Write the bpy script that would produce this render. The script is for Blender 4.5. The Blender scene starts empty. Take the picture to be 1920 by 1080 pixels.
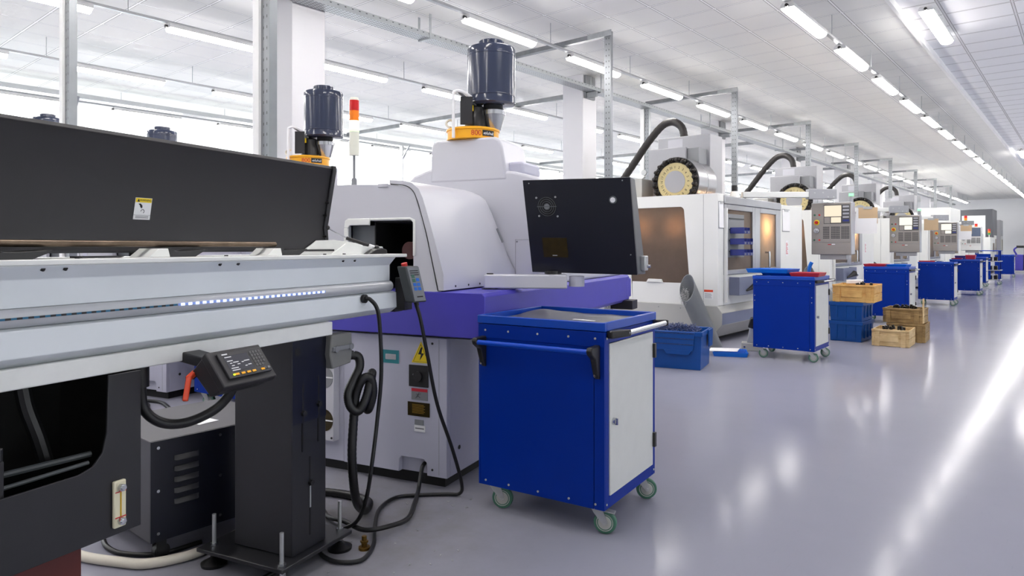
import bpy, bmesh, math, random
from mathutils import Vector, Matrix
random.seed(7)
sc = bpy.context.scene
COL = sc.collection
PI = math.pi
R = math.radians

# ------------------------------------------------------------------ colour / materials
def lin(c):
    c = c / 255.0
    return c / 12.92 if c <= 0.04045 else ((c + 0.055) / 1.055) ** 2.4
def rgb(r, g, b): return (lin(r), lin(g), lin(b), 1.0)

class NT:
    """small helper around a material's node tree"""
    def __init__(s, name):
        s.m = bpy.data.materials.new(name); s.m.use_nodes = True
        s.t = s.m.node_tree; s.t.nodes.clear()
        s.out = s.n('ShaderNodeOutputMaterial')
    def n(s, typ, **kw):
        nd = s.t.nodes.new(typ)
        for k, v in kw.items(): setattr(nd, k, v)
        return nd
    def l(s, a, b): s.t.links.new(a, b)
    def math(s, op, a, b=None, c=None):
        nd = s.n('ShaderNodeMath', operation=op)
        for i, x in enumerate((a, b, c)):
            if x is None: continue
            if isinstance(x, (int, float)): nd.inputs[i].default_value = x
            else: s.l(x, nd.inputs[i])
        return nd.outputs[0]
    def xyz(s):
        tc = s.n('ShaderNodeTexCoord'); sp = s.n('ShaderNodeSeparateXYZ')
        s.l(tc.outputs['Object'], sp.inputs[0]); return tc.outputs['Object'], sp.outputs
    def noise(s, vec, scale, detail=3.0, rough=.5):
        nd = s.n('ShaderNodeTexNoise'); s.l(vec, nd.inputs['Vector'])
        nd.inputs['Scale'].default_value = scale; nd.inputs['Detail'].default_value = detail
        nd.inputs['Roughness'].default_value = rough
        return nd.outputs[0]
    def mix(s, fac, a, b):
        nd = s.n('ShaderNodeMix', data_type='RGBA')
        for sock, x in ((nd.inputs[0], fac), (nd.inputs[6], a), (nd.inputs[7], b)):
            if isinstance(x, (int, float)): sock.default_value = x
            elif isinstance(x, tuple): sock.default_value = x
            else: s.l(x, sock)
        return nd.outputs[2]
    def bsdf(s, col=None, rough=.5, metal=0., **kw):
        b = s.n('ShaderNodeBsdfPrincipled')
        if isinstance(col, tuple): b.inputs['Base Color'].default_value = col
        elif col is not None: s.l(col, b.inputs['Base Color'])
        for k, v in (('Roughness', rough), ('Metallic', metal)):
            if isinstance(v, (int, float)): b.inputs[k].default_value = v
            else: s.l(v, b.inputs[k])
        for k, v in kw.items():
            b.inputs[k.replace('_', ' ')].default_value = v
        s.l(b.outputs[0], s.out.inputs[0]); return b
    def bump(s, h, b, strength=.2, dist=.01):
        nd = s.n('ShaderNodeBump'); nd.inputs['Strength'].default_value = strength
        nd.inputs['Distance'].default_value = dist
        s.l(h, nd.inputs['Height']); s.l(nd.outputs[0], b.inputs['Normal'])

def mat(name, c, rough=.5, metal=0., var=.06, scale=6., bump=0., bscale=200., **kw):
    t = NT(name); vec, _ = t.xyz()
    col = rgb(*c)
    nz = t.noise(vec, scale)
    d = tuple(max(0, x * (1 - var * 2)) for x in col[:3]) + (1,)
    e = tuple(min(1, x * (1 + var)) for x in col[:3]) + (1,)
    b = t.bsdf(t.mix(nz, d, e), rough, metal, **kw)
    if bump: t.bump(t.noise(vec, bscale, 2), b, bump, .002)
    return t.m
def emit(name, c, s):
    t = NT(name); e = t.n('ShaderNodeEmission')
    e.inputs[0].default_value = rgb(*c); e.inputs[1].default_value = s
    t.l(e.outputs[0], t.out.inputs[0]); return t.m

M = {}
M['white_wall'] = mat('white wall paint', (244, 244, 245), .7, var=.02, scale=1.5)
M['column'] = mat('column paint', (196, 196, 200), .6, var=.02, scale=1.5)
M['galv'] = mat('galvanised steel', (176, 180, 182), .38, .75, var=.18, scale=14)
M['galv_dark'] = mat('galvanised beam', (140, 143, 146), .45, .6, var=.2, scale=8)
M['rail'] = mat('lamp rail', (170, 172, 174), .4, .6, var=.05)
M['black'] = mat('black powder coat', (40, 39, 42), .55, var=.08, bump=.15, bscale=500)
M['black2'] = mat('black sheet steel', (35, 35, 39), .42, var=.1, bump=.1, bscale=400)
M['navy_black'] = mat('dark navy sheet', (17, 19, 32), .33, var=.1)
M['feeder_white'] = mat('feeder grey white', (220, 225, 229), .38, var=.03)
M['feeder_lip'] = mat('feeder lip', (232, 233, 230), .35, var=.04, scale=20)
M['feeder_tube'] = mat('feeder cover strip', (190, 192, 196), .3, .15, var=.03)
M['lathe_white'] = mat('lathe lavender white', (199, 199, 207), .32, var=.025, scale=3)
M['lathe_grey'] = mat('lathe cabinet', (186, 186, 202), .36, var=.03, scale=3)
M['purple'] = mat('lathe violet blue', (72, 66, 176), .42, var=.05)
M['blue'] = mat('blue powder coat', (0, 43, 140), .4, var=.05, Specular_IOR_Level=.16)
M['blue_edge'] = mat('blue tray edge', (0, 66, 172), .36, var=.04)
M['blue_tube'] = mat('blue tube', (0, 70, 190), .35, var=.03)
M['door_white'] = mat('cabinet door grey white', (208, 209, 206), .45, var=.03, scale=14)
M['plastic_black'] = mat('black plastic', (28, 27, 28), .4, var=.1)
M['rubber'] = mat('black rubber hose', (14, 14, 16), .42, var=.1)
M['chrome'] = mat('bright steel', (205, 207, 210), .2, .95, var=.05)
M['zinc'] = mat('zinc plate', (188, 190, 190), .36, .7, var=.1, scale=25)
M['caster_green'] = mat('green rubber tyre', (64, 112, 92), .55, var=.06)
M['caster_hub'] = mat('grey caster hub', (178, 178, 172), .5, var=.06)
M['mist_blue'] = mat('blue grey silencer paint', (54, 61, 82), .16, var=.04)
M['yellow'] = mat('yellow enamel', (245, 176, 20), .35, var=.05)
M['yellow_label'] = mat('yellow label', (238, 208, 24), .5, var=.03)
M['red'] = mat('red plastic', (200, 40, 36), .4, var=.05)
M['orange'] = mat('orange lever', (222, 72, 36), .42, var=.05)
M['red_oxide'] = mat('red brown pedestal', (92, 34, 30), .5, var=.12)
M['darkred'] = mat('dark red interior', (66, 14, 13), .5, var=.1)
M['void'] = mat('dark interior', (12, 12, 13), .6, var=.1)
M['teal'] = mat('teal label', (36, 128, 138), .5, var=.05)
M['paper'] = mat('white paper', (236, 236, 238), .7, var=.03)
M['ink'] = mat('black ink', (24, 24, 26), .6, var=.05)
M['redink'] = mat('red ink', (196, 40, 44), .6, var=.05)
M['label_red'] = mat('red label', (192, 30, 50), .5, var=.04)
M['label_grey'] = mat('grey label', (130, 132, 136), .5, var=.05)
M['brass'] = mat('brass', (128, 98, 46), .35, .9, var=.15, scale=40)
M['gold_dark'] = mat('dark gold plate', (58, 46, 12), .35, .4, var=.3, scale=30)
M['gold'] = mat('gold lettering', (170, 136, 54), .4, .5, var=.2, scale=40)
M['hose_white'] = mat('cream hose', (206, 200, 186), .45, var=.05)
M['grey_plastic'] = mat('grey connector', (124, 124, 122), .5, var=.06)
M['rod'] = mat('bar stock steel', (120, 104, 88), .32, .8, var=.35, scale=18)
M['unit_top'] = mat('dark grey unit top', (66, 65, 70), .5, var=.06)
M['vmc_white'] = mat('machine white', (226, 227, 224), .4, var=.025, scale=2)
M['vmc_grey'] = mat('machine warm grey', (176, 176, 172), .45, var=.05, scale=3)
M['vmc_band'] = mat('machine blue grey band', (112, 118, 142), .45, var=.05)
M['vmc_col'] = mat('machine column grey', (158, 159, 164), .4, var=.03)
M['steel'] = mat('brushed stainless', (178, 178, 182), .3, .85, var=.06, scale=3)
M['pendant_face'] = mat('pendant steel face', (162, 157, 152), .36, .55, var=.06, scale=4)
M['pendant_side'] = mat('pendant side', (178, 179, 186), .4, .2, var=.03)
M['key_dark'] = mat('dark keys', (78, 78, 80), .5, var=.1)
M['cream'] = mat('cream carousel disc', (204, 189, 138), .45, var=.08, scale=10)
M['holder'] = mat('dark tool holder', (42, 38, 36), .3, .5, var=.4, scale=60)
M['chain'] = mat('dark cable chain', (40, 37, 37), .5, var=.25, scale=40)
M['bin_blue'] = mat('navy bin plastic', (40, 52, 128), .4, var=.06)
M['tote_blue'] = mat('blue crate plastic', (0, 72, 148), .38, var=.08, scale=10)
M['tray_blue'] = mat('bright blue tray', (10, 104, 204), .36, var=.04)
M['tray_red'] = mat('red tray', (184, 44, 62), .38, var=.05)
M['pipe'] = mat('grey drain pipe', (98, 102, 106), .4, var=.05)
M['pipe_in'] = mat('pipe inside', (70, 74, 76), .5, var=.08)
M['swarf'] = mat('steel swarf', (205, 205, 206), .4, .4, var=.3, scale=90)
M['swarf_blue'] = mat('dirty swarf', (70, 84, 130), .35, .5, var=.6, scale=70)
M['machine_dark'] = mat('dark grey machine', (86, 88, 94), .45, var=.04)
M['led_green'] = emit('green beacon', (120, 255, 140), .8)
M['stack_red'] = mat('red beacon lens', (206, 26, 26), .25, var=.03)
M['stack_amber'] = mat('amber beacon lens', (250, 130, 14), .25, var=.03)
M['stack_white'] = mat('beacon post', (222, 222, 208), .4, var=.03)
M['stack_green_off'] = mat('green beacon lens', (60, 150, 60), .3, var=.04)
M['stack_green'] = emit('lit green lens', (150, 255, 120), 1.2)
M['stack_lit'] = emit('lit white green lens', (236, 255, 214), 1.6)
M['lamp'] = emit('lamp diffuser', (255, 250, 246), 11.5)
M['lamp_body'] = mat('lamp housing', (214, 214, 214), .5, var=.03)
M['screen_lit'] = emit('lit cream screen', (255, 238, 212), .26)
M['screen_lit2'] = emit('lit pale screen', (255, 250, 232), .29)
M['screen_off'] = mat('dull blue screen', (108, 122, 146), .15, var=.1)
M['glass_green'] = mat('dark glass', (40, 60, 60), .1, var=.1)
M['mat_grey'] = mat('grey rubber mat', (92, 92, 98), .34, var=.25, scale=5)
M['cardboard'] = mat('tan clipboard', (206, 178, 142), .6, var=.05)
M['frame_white'] = mat('window frame white', (240, 240, 240), .5, var=.02)

def wood(name, c1, c2):
    t = NT(name); vec, sp = t.xyz()
    mp = t.n('ShaderNodeMapping'); mp.inputs['Scale'].default_value = (3, 3, 40)
    t.l(vec, mp.inputs[0])
    a = t.noise(mp.outputs[0], 2.2, 5, .6); b2 = t.noise(vec, 9, 3)
    f = t.math('MULTIPLY', a, b2); f = t.math('MULTIPLY', f, 2.6)
    b = t.bsdf(t.mix(f, rgb(*c2), rgb(*c1)), .7)
    t.bump(a, b, .25, .004); return t.m
M['wood_pale'] = wood('pale crate wood', (222, 196, 148), (168, 132, 82))
M['wood_amber'] = wood('amber crate wood', (226, 184, 112), (176, 120, 56))
M['wood_dark'] = wood('grubby crate wood', (176, 146, 96), (86, 62, 38))

def led_mat():
    t = NT('led strip'); vec, sp = t.xyz()
    f = t.math('FRACT', t.math('DIVIDE', sp[1], .0285))
    d = t.math('ABSOLUTE', t.math('SUBTRACT', f, .5))
    on = t.math('LESS_THAN', d, .27)
    b = t.bsdf(rgb(120, 150, 220), .3)
    b.inputs['Emission Color'].default_value = rgb(176, 190, 255)
    t.l(t.math('ADD', t.math('MULTIPLY', on, .62), .05), b.inputs['Emission Strength'])
    return t.m
M['led'] = led_mat()
def led_off():
    t = NT('unlit led strip'); vec, sp = t.xyz()
    f = t.math('FRACT', t.math('DIVIDE', sp[1], .0285))
    on = t.math('LESS_THAN', t.math('ABSOLUTE', t.math('SUBTRACT', f, .5)), .25)
    t.bsdf(t.mix(on, rgb(10, 14, 22), rgb(24, 96, 130)), .3); return t.m
M['led_off'] = led_off()

def perf(name, base, ax, pitch, w, bx, bp, bw, boff=0.):
    """sheet with rows of punched dark slots: pitch along axis ax, rows along bx"""
    t = NT(name); vec, sp = t.xyz()
    a = t.math('LESS_THAN', t.math('ABSOLUTE', t.math('SUBTRACT', t.math('FRACT', t.math('DIVIDE', sp[ax], pitch)), .5)), w)
    b = t.math('LESS_THAN', t.math('ABSOLUTE', t.math('SUBTRACT', t.math('FRACT', t.math('DIVIDE', t.math('ADD', sp[bx], boff), bp)), .5)), bw)
    hole = t.math('MULTIPLY', a, b)
    nz = t.noise(vec, 10)
    c = rgb(*base); d = tuple(x * .8 for x in c[:3]) + (1,)
    col = t.mix(hole, t.mix(nz, d, c), rgb(58, 60, 62))
    t.bsdf(col, .4, t.math('MULTIPLY', t.math('SUBTRACT', 1., hole), .55)); return t.m
M['perf_post'] = perf('perforated post', (146, 150, 154), 2, .075, .13, 0, .042, .12, .0)
M['perf_post_y'] = perf('perforated post side', (206, 210, 216), 2, .075, .13, 1, .042, .12, .0)
M['perf_tray'] = perf('perforated cable tray', (172, 176, 178), 1, .1, .12, 2, .06, .09, -.01)
M['perf_tray_base'] = perf('perforated tray base', (182, 186, 188), 1, .05, .3, 0, .035, .2)

def ceiling_mat(name, px, py, offx, c_tile, c_bar):
    t = NT(name); vec, sp = t.xyz()
    def line(s, p, o, w):
        f = t.math('FRACT', t.math('DIVIDE', t.math('ADD', s, o), p))
        d = t.math('MULTIPLY', t.math('SUBTRACT', .5, t.math('ABSOLUTE', t.math('SUBTRACT', f, .5))), p)
        return d, t.math('LESS_THAN', d, w)
    dx, lx = line(sp[0], px, offx, .0115); dy, ly = line(sp[1], py, .1, .0115)
    bar = t.math('MAXIMUM', lx, ly)
    gx = t.math('LESS_THAN', dx, .019); gy = t.math('LESS_THAN', dy, .019)
    gap = t.math('SUBTRACT', t.math('MAXIMUM', gx, gy), bar)
    nz = t.noise(vec, 240, 2); nb = t.noise(vec, .35, 2)
    tile = t.mix(t.math('MULTIPLY', nb, .8), rgb(*c_tile), tuple(x * .95 for x in rgb(*c_tile)[:3]) + (1,))
    col = t.mix(gap, t.mix(bar, tile, rgb(*c_bar)), rgb(150, 150, 150))
    rg = t.math('SUBTRACT', .85, t.math('MULTIPLY', bar, .4))
    b = t.bsdf(col, rg); b.inputs['Specular IOR Level'].default_value = .2; t.bump(t.math('MULTIPLY', nz, t.math('SUBTRACT', 1., bar)), b, .12, .003)
    return t.m
M['ceil_l'] = ceiling_mat('ceiling tiles', .6, .6, .03, (233, 233, 230), (250, 250, 249))
M['ceil_r'] = ceiling_mat('raised ceiling tiles', .73, .6, .0, (246, 247, 250), (226, 226, 230))

def floor_mat():
    t = NT('epoxy floor'); vec, sp = t.xyz()
    n1 = t.noise(vec, .55, 4, .6); n2 = t.noise(vec, 5, 4, .65); n3 = t.noise(vec, 60, 3)
    mp = t.n('ShaderNodeMapping'); mp.inputs['Scale'].default_value = (9, 1.2, 1)
    mp.inputs['Rotation'].default_value = (0, 0, .9); t.l(vec, mp.inputs[0])
    scr = t.noise(mp.outputs[0], 7, 6, .7)
    col = t.mix(n1, rgb(139, 139, 152), rgb(151, 151, 165))
    col = t.mix(t.math('MULTIPLY', n2, .16), col, rgb(128, 129, 143))
    wear = t.math('MULTIPLY', t.math('GREATER_THAN', scr, .64), .09)
    col = t.mix(wear, col, rgb(108, 110, 123))
    # grubby patch round the bar feeder's feet
    dx = t.math('ADD', sp[0], 2.75); dy = t.math('SUBTRACT', sp[1], 2.0)
    dd = t.math('SQRT', t.math('ADD', t.math('MULTIPLY', dx, dx), t.math('MULTIPLY', dy, dy)))
    dirt = t.math('MULTIPLY', t.math('SUBTRACT', 1., t.math('MINIMUM', t.math('DIVIDE', dd, 1.15), 1.)), t.math('MULTIPLY', n2, 1.2))
    col = t.mix(t.math('MINIMUM', dirt, .75), col, rgb(112, 108, 100))
    rg = t.math('ADD', .06, t.math('MULTIPLY', t.math('ADD', n2, t.math('MULTIPLY', n3, .5)), .10))
    b = t.bsdf(col, rg); b.inputs['Specular IOR Level'].default_value = .025
    t.bump(t.math('ADD', t.math('MULTIPLY', n2, .6), t.math('MULTIPLY', scr, .4)), b, .03, .01)
    return t.m
M['floor'] = floor_mat()

def pane_mat(name, tint, trans=.55):
    """oil-misted polycarbonate: scatters the light of the machine's own lamp"""
    t = NT(name); vec, _ = t.xyz()
    n1 = t.noise(vec, 2.6, 4, .6); n2 = t.noise(vec, 120, 2)
    c = t.mix(n1, tuple(x * .62 for x in rgb(*tint)[:3]) + (1,), rgb(*tint))
    tr = t.n('ShaderNodeBsdfTranslucent'); t.l(c, tr.inputs[0])
    b = t.bsdf(c, t.math('ADD', .22, t.math('MULTIPLY', n2, .2)), .35)
    mx = t.n('ShaderNodeMixShader'); mx.inputs[0].default_value = trans
    t.l(b.outputs[0], mx.inputs[1]); t.l(tr.outputs[0], mx.inputs[2])
    t.l(mx.outputs[0], t.out.inputs[0]); return t.m
M['pane_amber'] = pane_mat('oily amber pane', (144, 126, 110), .42)
M['pane_pale'] = pane_mat('oily pale pane', (196, 180, 160))
def glass_mat():
    t = NT('window glass'); g = t.n('ShaderNodeBsdfGlossy'); g.inputs['Roughness'].default_value = .03
    tp = t.n('ShaderNodeBsdfTransparent'); mx = t.n('ShaderNodeMixShader'); mx.inputs[0].default_value = .06
    tp.inputs[0].default_value = (.97, .99, .98, 1)
    t.l(tp.outputs[0], mx.inputs[1]); t.l(g.outputs[0], mx.inputs[2]); t.l(mx.outputs[0], t.out.inputs[0]); return t.m
M['glass'] = glass_mat()
def sight_mat():
    t = NT('oil sight glass'); b = t.bsdf(rgb(226, 220, 190), .12); return t.m
M['sight'] = sight_mat()
M['oil'] = mat('amber oil', (196, 158, 40), .2, var=.1)

# ------------------------------------------------------------------ mesh builder
def catmull(pts, k=8):
    P = [Vector(p) for p in pts]
    if len(P) < 3: return P
    Q = [P[0] * 2 - P[1]] + P + [P[-1] * 2 - P[-2]]
    out = []
    for i in range(1, len(Q) - 2):
        a, b, c, d = Q[i - 1:i + 3]
        for j in range(k):
            t = j / k
            out.append(.5 * (2 * b + (c - a) * t + (2 * a - 5 * b + 4 * c - d) * t * t + (3 * b - a - 3 * c + d) * t ** 3))
    out.append(P[-1]); return out

class MB:
    def __init__(s, off=(0, 0, 0), rz=0.):
        s.bm = bmesh.new(); s.o = Vector(off); s.r = Matrix.Rotation(rz, 3, 'Z') if rz else None
    def v(s, p):
        p = Vector(p) - s.o
        if s.r: p = s.r @ p
        return s.bm.verts.new(p)
    def f(s, vs, smooth=False):
        try:
            q = s.bm.faces.new(vs); q.smooth = smooth; return q
        except ValueError: return None
    def box(s, a, b):
        x0, y0, z0 = a; x1, y1, z1 = b
        V = [s.v(p) for p in ((x0, y0, z0), (x1, y0, z0), (x1, y1, z0), (x0, y1, z0), (x0, y0, z1), (x1, y0, z1), (x1, y1, z1), (x0, y1, z1))]
        for q in ((0, 3, 2, 1), (4, 5, 6, 7), (0, 1, 5, 4), (1, 2, 6, 5), (2, 3, 7, 6), (3, 0, 4, 7)): s.f([V[i] for i in q])
        return s
    def bar(s, p, q, w, h, up=(0, 0, 1)):
        p = Vector(p); q = Vector(q); d = (q - p).normalized(); up = Vector(up)
        x = d.cross(up)
        if x.length < 1e-4: x = d.cross(Vector((1, 0, 0)))
        x.normalize(); y = x.cross(d).normalized()
        V = [s.v(c + x * (i * w / 2) + y * (j * h / 2)) for c in (p, q) for i, j in ((-1, -1), (1, -1), (1, 1), (-1, 1))]
        for k in range(4): s.f([V[k], V[(k + 1) % 4], V[4 + (k + 1) % 4], V[4 + k]])
        s.f(V[3::-1]); s.f(V[4:]); return s
    def prism(s, pts, axis, a, b, smooth=False):
        def m(p, t): return {'x': (t, p[0], p[1]), 'y': (p[0], t, p[1]), 'z': (p[0], p[1], t)}[axis]
        A = [s.v(m(p, a)) for p in pts]; B = [s.v(m(p, b)) for p in pts]; n = len(pts)
        for i in range(n): s.f([A[i], A[(i + 1) % n], B[(i + 1) % n], B[i]], smooth)
        s.f(A[::-1]); s.f(B); return s
    def hexa(s, A, B):
        """two matching quads (lists of 4 points) joined"""
        VA = [s.v(p) for p in A]; VB = [s.v(p) for p in B]
        for i in range(4): s.f([VA[i], VA[(i + 1) % 4], VB[(i + 1) % 4], VB[i]])
        s.f(VA[::-1]); s.f(VB); return s
    def quad(s, pts): s.f([s.v(p) for p in pts]); return s
    def ring(s, c, d, r, n, x=None):
        d = Vector(d).normalized()
        if x is None: x = d.orthogonal().normalized()
        y = d.cross(x)
        return [s.v(Vector(c) + x * (r * math.cos(2 * PI * i / n)) + y * (r * math.sin(2 * PI * i / n))) for i in range(n)]
    def cyl(s, p, q, r, r2=None, n=20, caps=True):
        p = Vector(p); q = Vector(q); d = q - p; r2 = r if r2 is None else r2
        A = s.ring(p, d, r, n); B = s.ring(q, d, r2, n)
        for i in range(n): s.f([A[i], A[(i + 1) % n], B[(i + 1) % n], B[i]], True)
        if caps: s.f(A[::-1]); s.f(B)
        return s
    def rev(s, prof, c, axis=(0, 0, 1), n=28, cap=True):
        """profile [(r, t)] along an axis from c"""
        d = Vector(axis).normalized(); c = Vector(c); x = d.orthogonal().normalized()
        rings = [s.ring(c + d * t, d, max(r, 1e-4), n, x) for r, t in prof]
        for A, B in zip(rings, rings[1:]):
            for i in range(n): s.f([A[i], A[(i + 1) % n], B[(i + 1) % n], B[i]], True)
        if cap: s.f(rings[0][::-1]); s.f(rings[-1])
        return s
    def tube(s, pts, r, n=10, k=8, ribs=0., caps=True):
        P = catmull(pts, k) if k else [Vector(p) for p in pts]
        T = [(P[min(i + 1, len(P) - 1)] - P[max(i - 1, 0)]).normalized() for i in range(len(P))]
        x = T[0].orthogonal().normalized(); rings = []
        for i, (p, t) in enumerate(zip(P, T)):
            x = (x - t * x.dot(t)).normalized()
            rr = r * (1 + (ribs if i % 2 else 0))
            rings.append(s.ring(p, t, rr, n, x))
        for A, B in zip(rings, rings[1:]):
            for i in range(n): s.f([A[i], A[(i + 1) % n], B[(i + 1) % n], B[i]], True)
        if caps: s.f(rings[0][::-1]); s.f(rings[-1])
        return s
    def ball(s, c, r, n=12, sc3=(1, 1, 1)):
        prof = [(r * math.sin(PI * i / 8), -r * math.cos(PI * i / 8)) for i in range(9)]
        k0 = len(s.bm.verts); s.rev(prof, c, n=n)
        return s
    def build(s, name, m, parent=None, bev=0., seg=2, sharp=35):
        bmesh.ops.recalc_face_normals(s.bm, faces=s.bm.faces)
        me = bpy.data.meshes.new(name); s.bm.to_mesh(me); s.bm.free()
        me.materials.append(M[m] if isinstance(m, str) else m)
        try: me.set_sharp_from_angle(angle=R(sharp))
        except Exception: pass
        o = bpy.data.objects.new(name, me); COL.objects.link(o)
        if parent is not None: o.parent = parent
        if bev:
            b = o.modifiers.new('bevel', 'BEVEL'); b.width = bev; b.segments = seg; b.limit_method = 'ANGLE'; b.angle_limit = R(40)
            b.harden_normals = False
        return o

class MS:
    """several like parts, each its own mesh: add with cyl / box, then build"""
    def __init__(s, off=(0, 0, 0)): s.off = off; s.p = []
    def cyl(s, *a, **k): m = MB(s.off); m.cyl(*a, **k); s.p.append(m); return s
    def box(s, *a, **k): m = MB(s.off); m.box(*a, **k); s.p.append(m); return s
    def build(s, name, m, parent=None, bev=0.):
        r = None
        for q in s.p: r = q.build(name, m, parent, bev)
        return r

def tag(o, label, cat, group=None, kind=None):
    o['label'] = label; o['category'] = cat
    if group: o['group'] = group
    if kind: o['kind'] = kind
    return o
def thing(name, label, cat, loc=(0, 0, 0), rz=0., group=None):
    o = bpy.data.objects.new(name, None); COL.objects.link(o)
    o.location = loc; o.rotation_euler = (0, 0, rz); o.empty_display_size = .1
    return tag(o, label, cat, group)
def struct(o): o['kind'] = 'structure'; return o
def copy_tree(o, parent=None):
    c = o.copy(); COL.objects.link(c)
    if parent is not None: c.parent = parent
    for ch in list(o.children): copy_tree(ch, c)
    return c
def text(body, size, name, m, parent, loc, rot, ex=.0006, align='CENTER', fn=None):
    cu = bpy.data.curves.new(name, 'FONT'); cu.body = body; cu.size = size; cu.extrude = ex
    cu.align_x = align; cu.align_y = 'CENTER'
    ob = bpy.data.objects.new('tmp', cu); COL.objects.link(ob)
    dg = bpy.context.evaluated_depsgraph_get(); dg.update()
    me = bpy.data.meshes.new_from_object(ob.evaluated_get(dg))
    bpy.data.objects.remove(ob); bpy.data.curves.remove(cu)
    me.transform(Matrix.Translation(loc) @ rot.to_4x4())
    if fn:
        for v in me.vertices: v.co = fn(v.co)
    me.materials.clear(); me.materials.append(M[m])
    o = bpy.data.objects.new(name, me); COL.objects.link(o)
    if parent is not None: o.parent = parent
    return o
# text lying in a wall: reading direction u, up z, facing n
def face_rot(u, up):
    u = Vector(u).normalized(); up = Vector(up).normalized(); n = u.cross(up)
    return Matrix((u, up, n)).transposed()

ORD = ['first', 'second', 'third', 'fourth', 'fifth', 'sixth', 'seventh', 'eighth', 'ninth', 'tenth', 'eleventh', 'twelfth', 'thirteenth', 'fourteenth', 'fifteenth', 'sixteenth', 'seventeenth', 'eighteenth', 'nineteenth', 'twentieth', 'twenty-first', 'twenty-second', 'twenty-third', 'twenty-fourth', 'twenty-fifth']

# ------------------------------------------------------------------ camera
TH = R(40.13)
cam = bpy.data.cameras.new('camera'); cam.sensor_width = 36; cam.lens = 24.0; cam.shift_y = -77 / 1920
cam.clip_start = .05; cam.clip_end = 300
co = bpy.data.objects.new('camera', cam); COL.objects.link(co)
co.location = (0, 0, 1.35); co.rotation_euler = (PI / 2, 0, TH); sc.camera = co

# lathe frame: local +Y runs along the spindle, away from the camera
PHI = R(40.13 - 25.3)
def LW(x, y, z=0.): return Vector((x * math.cos(PHI) - y * math.sin(PHI), x * math.sin(PHI) + y * math.cos(PHI), z))

# ================================================================== SETTING
XL, XR, YN, YF, ZC = -15.3, 5.2, -6.0, 52.9, 4.38
struct(MB().box((XL - .3, YN - .3, -.2), (XR + .3, YF + .3, 0)).build('floor', 'floor'))
struct(MB().box((XL - .3, YN - .3, ZC), (-1.87, YF + .3, ZC + .3)).build('ceiling', 'ceil_l'))
struct(MB().box((-1.87, YN - .3, ZC + .08), (XR + .3, YF + .3, ZC + .3)).build('ceiling_raised', 'ceil_r'))
struct(MB().box((-1.9, YN, ZC - .012), (-1.858, YF, ZC + .08)).build('trim_1', 'frame_white'))
struct(MB().box((XL - .3, YF, 0), (XR + .3, YF + .3, ZC + .1)).build('wall_far', 'white_wall'))
struct(MB().box((XL - .3, YN - .3, 0), (XR + .3, YN, ZC + .1)).build('wall_near', 'white_wall'))
# window wall
W0, WP, WW, ZS, ZH = 4.9, 2.77, 1.97, .95, 4.0
ZR0, ZR1 = 1.3, 2.6   # unseen windows added in the aisle-side wall to help light the hall
wins = []
k = -3
while W0 + WP * k + WW < YF - .5:
    wins.append((W0 + WP * k, W0 + WP * k + WW)); k += 1
def window_wall(name, xa, xb, sgn, wl, zs, zh):
    mb = MB().box((xa, YN, 0), (xb, YF, zs)).box((xa, YN, zh), (xb, YF, ZC + .1))
    y = YN
    for a, b in wl:
        if a > y: mb.box((xa, y, zs), (xb, a, zh))
        y = b
    mb.box((xa, y, zs), (xb, YF, zh))
    struct(mb.build(name, 'white_wall'))
WN = [0]
def window(x, a, w, zs, zh, sg):
    WN[0] += 1
    r = bpy.data.objects.new('window_%d' % WN[0], None); COL.objects.link(r); r.location = (x, a, zs); struct(r)
    h = zh - zs
    def bx(m, p, q): m.box((min(p[0] * sg, q[0] * sg), p[1], p[2]), (max(p[0] * sg, q[0] * sg), q[1], q[2]))
    o = MB()
    for p, q in (((-.2, 0, 0), (-.13, .06, h)), ((-.2, w - .06, 0), (-.13, w, h)), ((-.2, .06, 0), (-.13, w - .06, .06)), ((-.2, .06, h - .06), (-.13, w - .06, h)), ((-.19, w / 2 - .03, .06), (-.14, w / 2 + .03, h - .06)), ((-.19, .06, h * .72), (-.14, w / 2 - .03, h * .72 + .05)), ((-.19, w / 2 + .03, h * .72), (-.14, w - .06, h * .72 + .05))): bx(o, p, q)
    o.build('window_frame', 'frame_white', r)
    o = MB(); bx(o, (-.168, .06, .06), (-.162, w - .06, h - .06)); o.build('pane', 'glass', r)
    o = MB(); bx(o, (-.02, -.04, -.04), (.12, w + .04, 0)); o.build('sill', 'frame_white', r)
window_wall('wall_left', XL - .3, XL, 1, wins, ZS, ZH)
for a, b in wins: window(XL, a, WW, ZS, ZH, 1)
fill_wins = [(a, b) for a, b in wins if b < 52]
window_wall('wall_right', XR, XR + .3, -1, fill_wins, ZR0, ZR1)
for a, b in fill_wins: window(XR, a, WW, ZR0, ZR1, -1)  # added windows, out of view, serving as fill light
# structural columns
for i, yy in enumerate((4.22, 9.93, 15.64, 21.35, 27.06, 32.77, 38.48, 44.19)):
    o = struct(MB((-6.965, yy + .215, 0)).box((-7.18, yy, 0), (-6.75, yy + .43, ZC)).build('column', 'column', bev=.006))
    o.location = (-6.965, yy + .215, 0)

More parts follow.
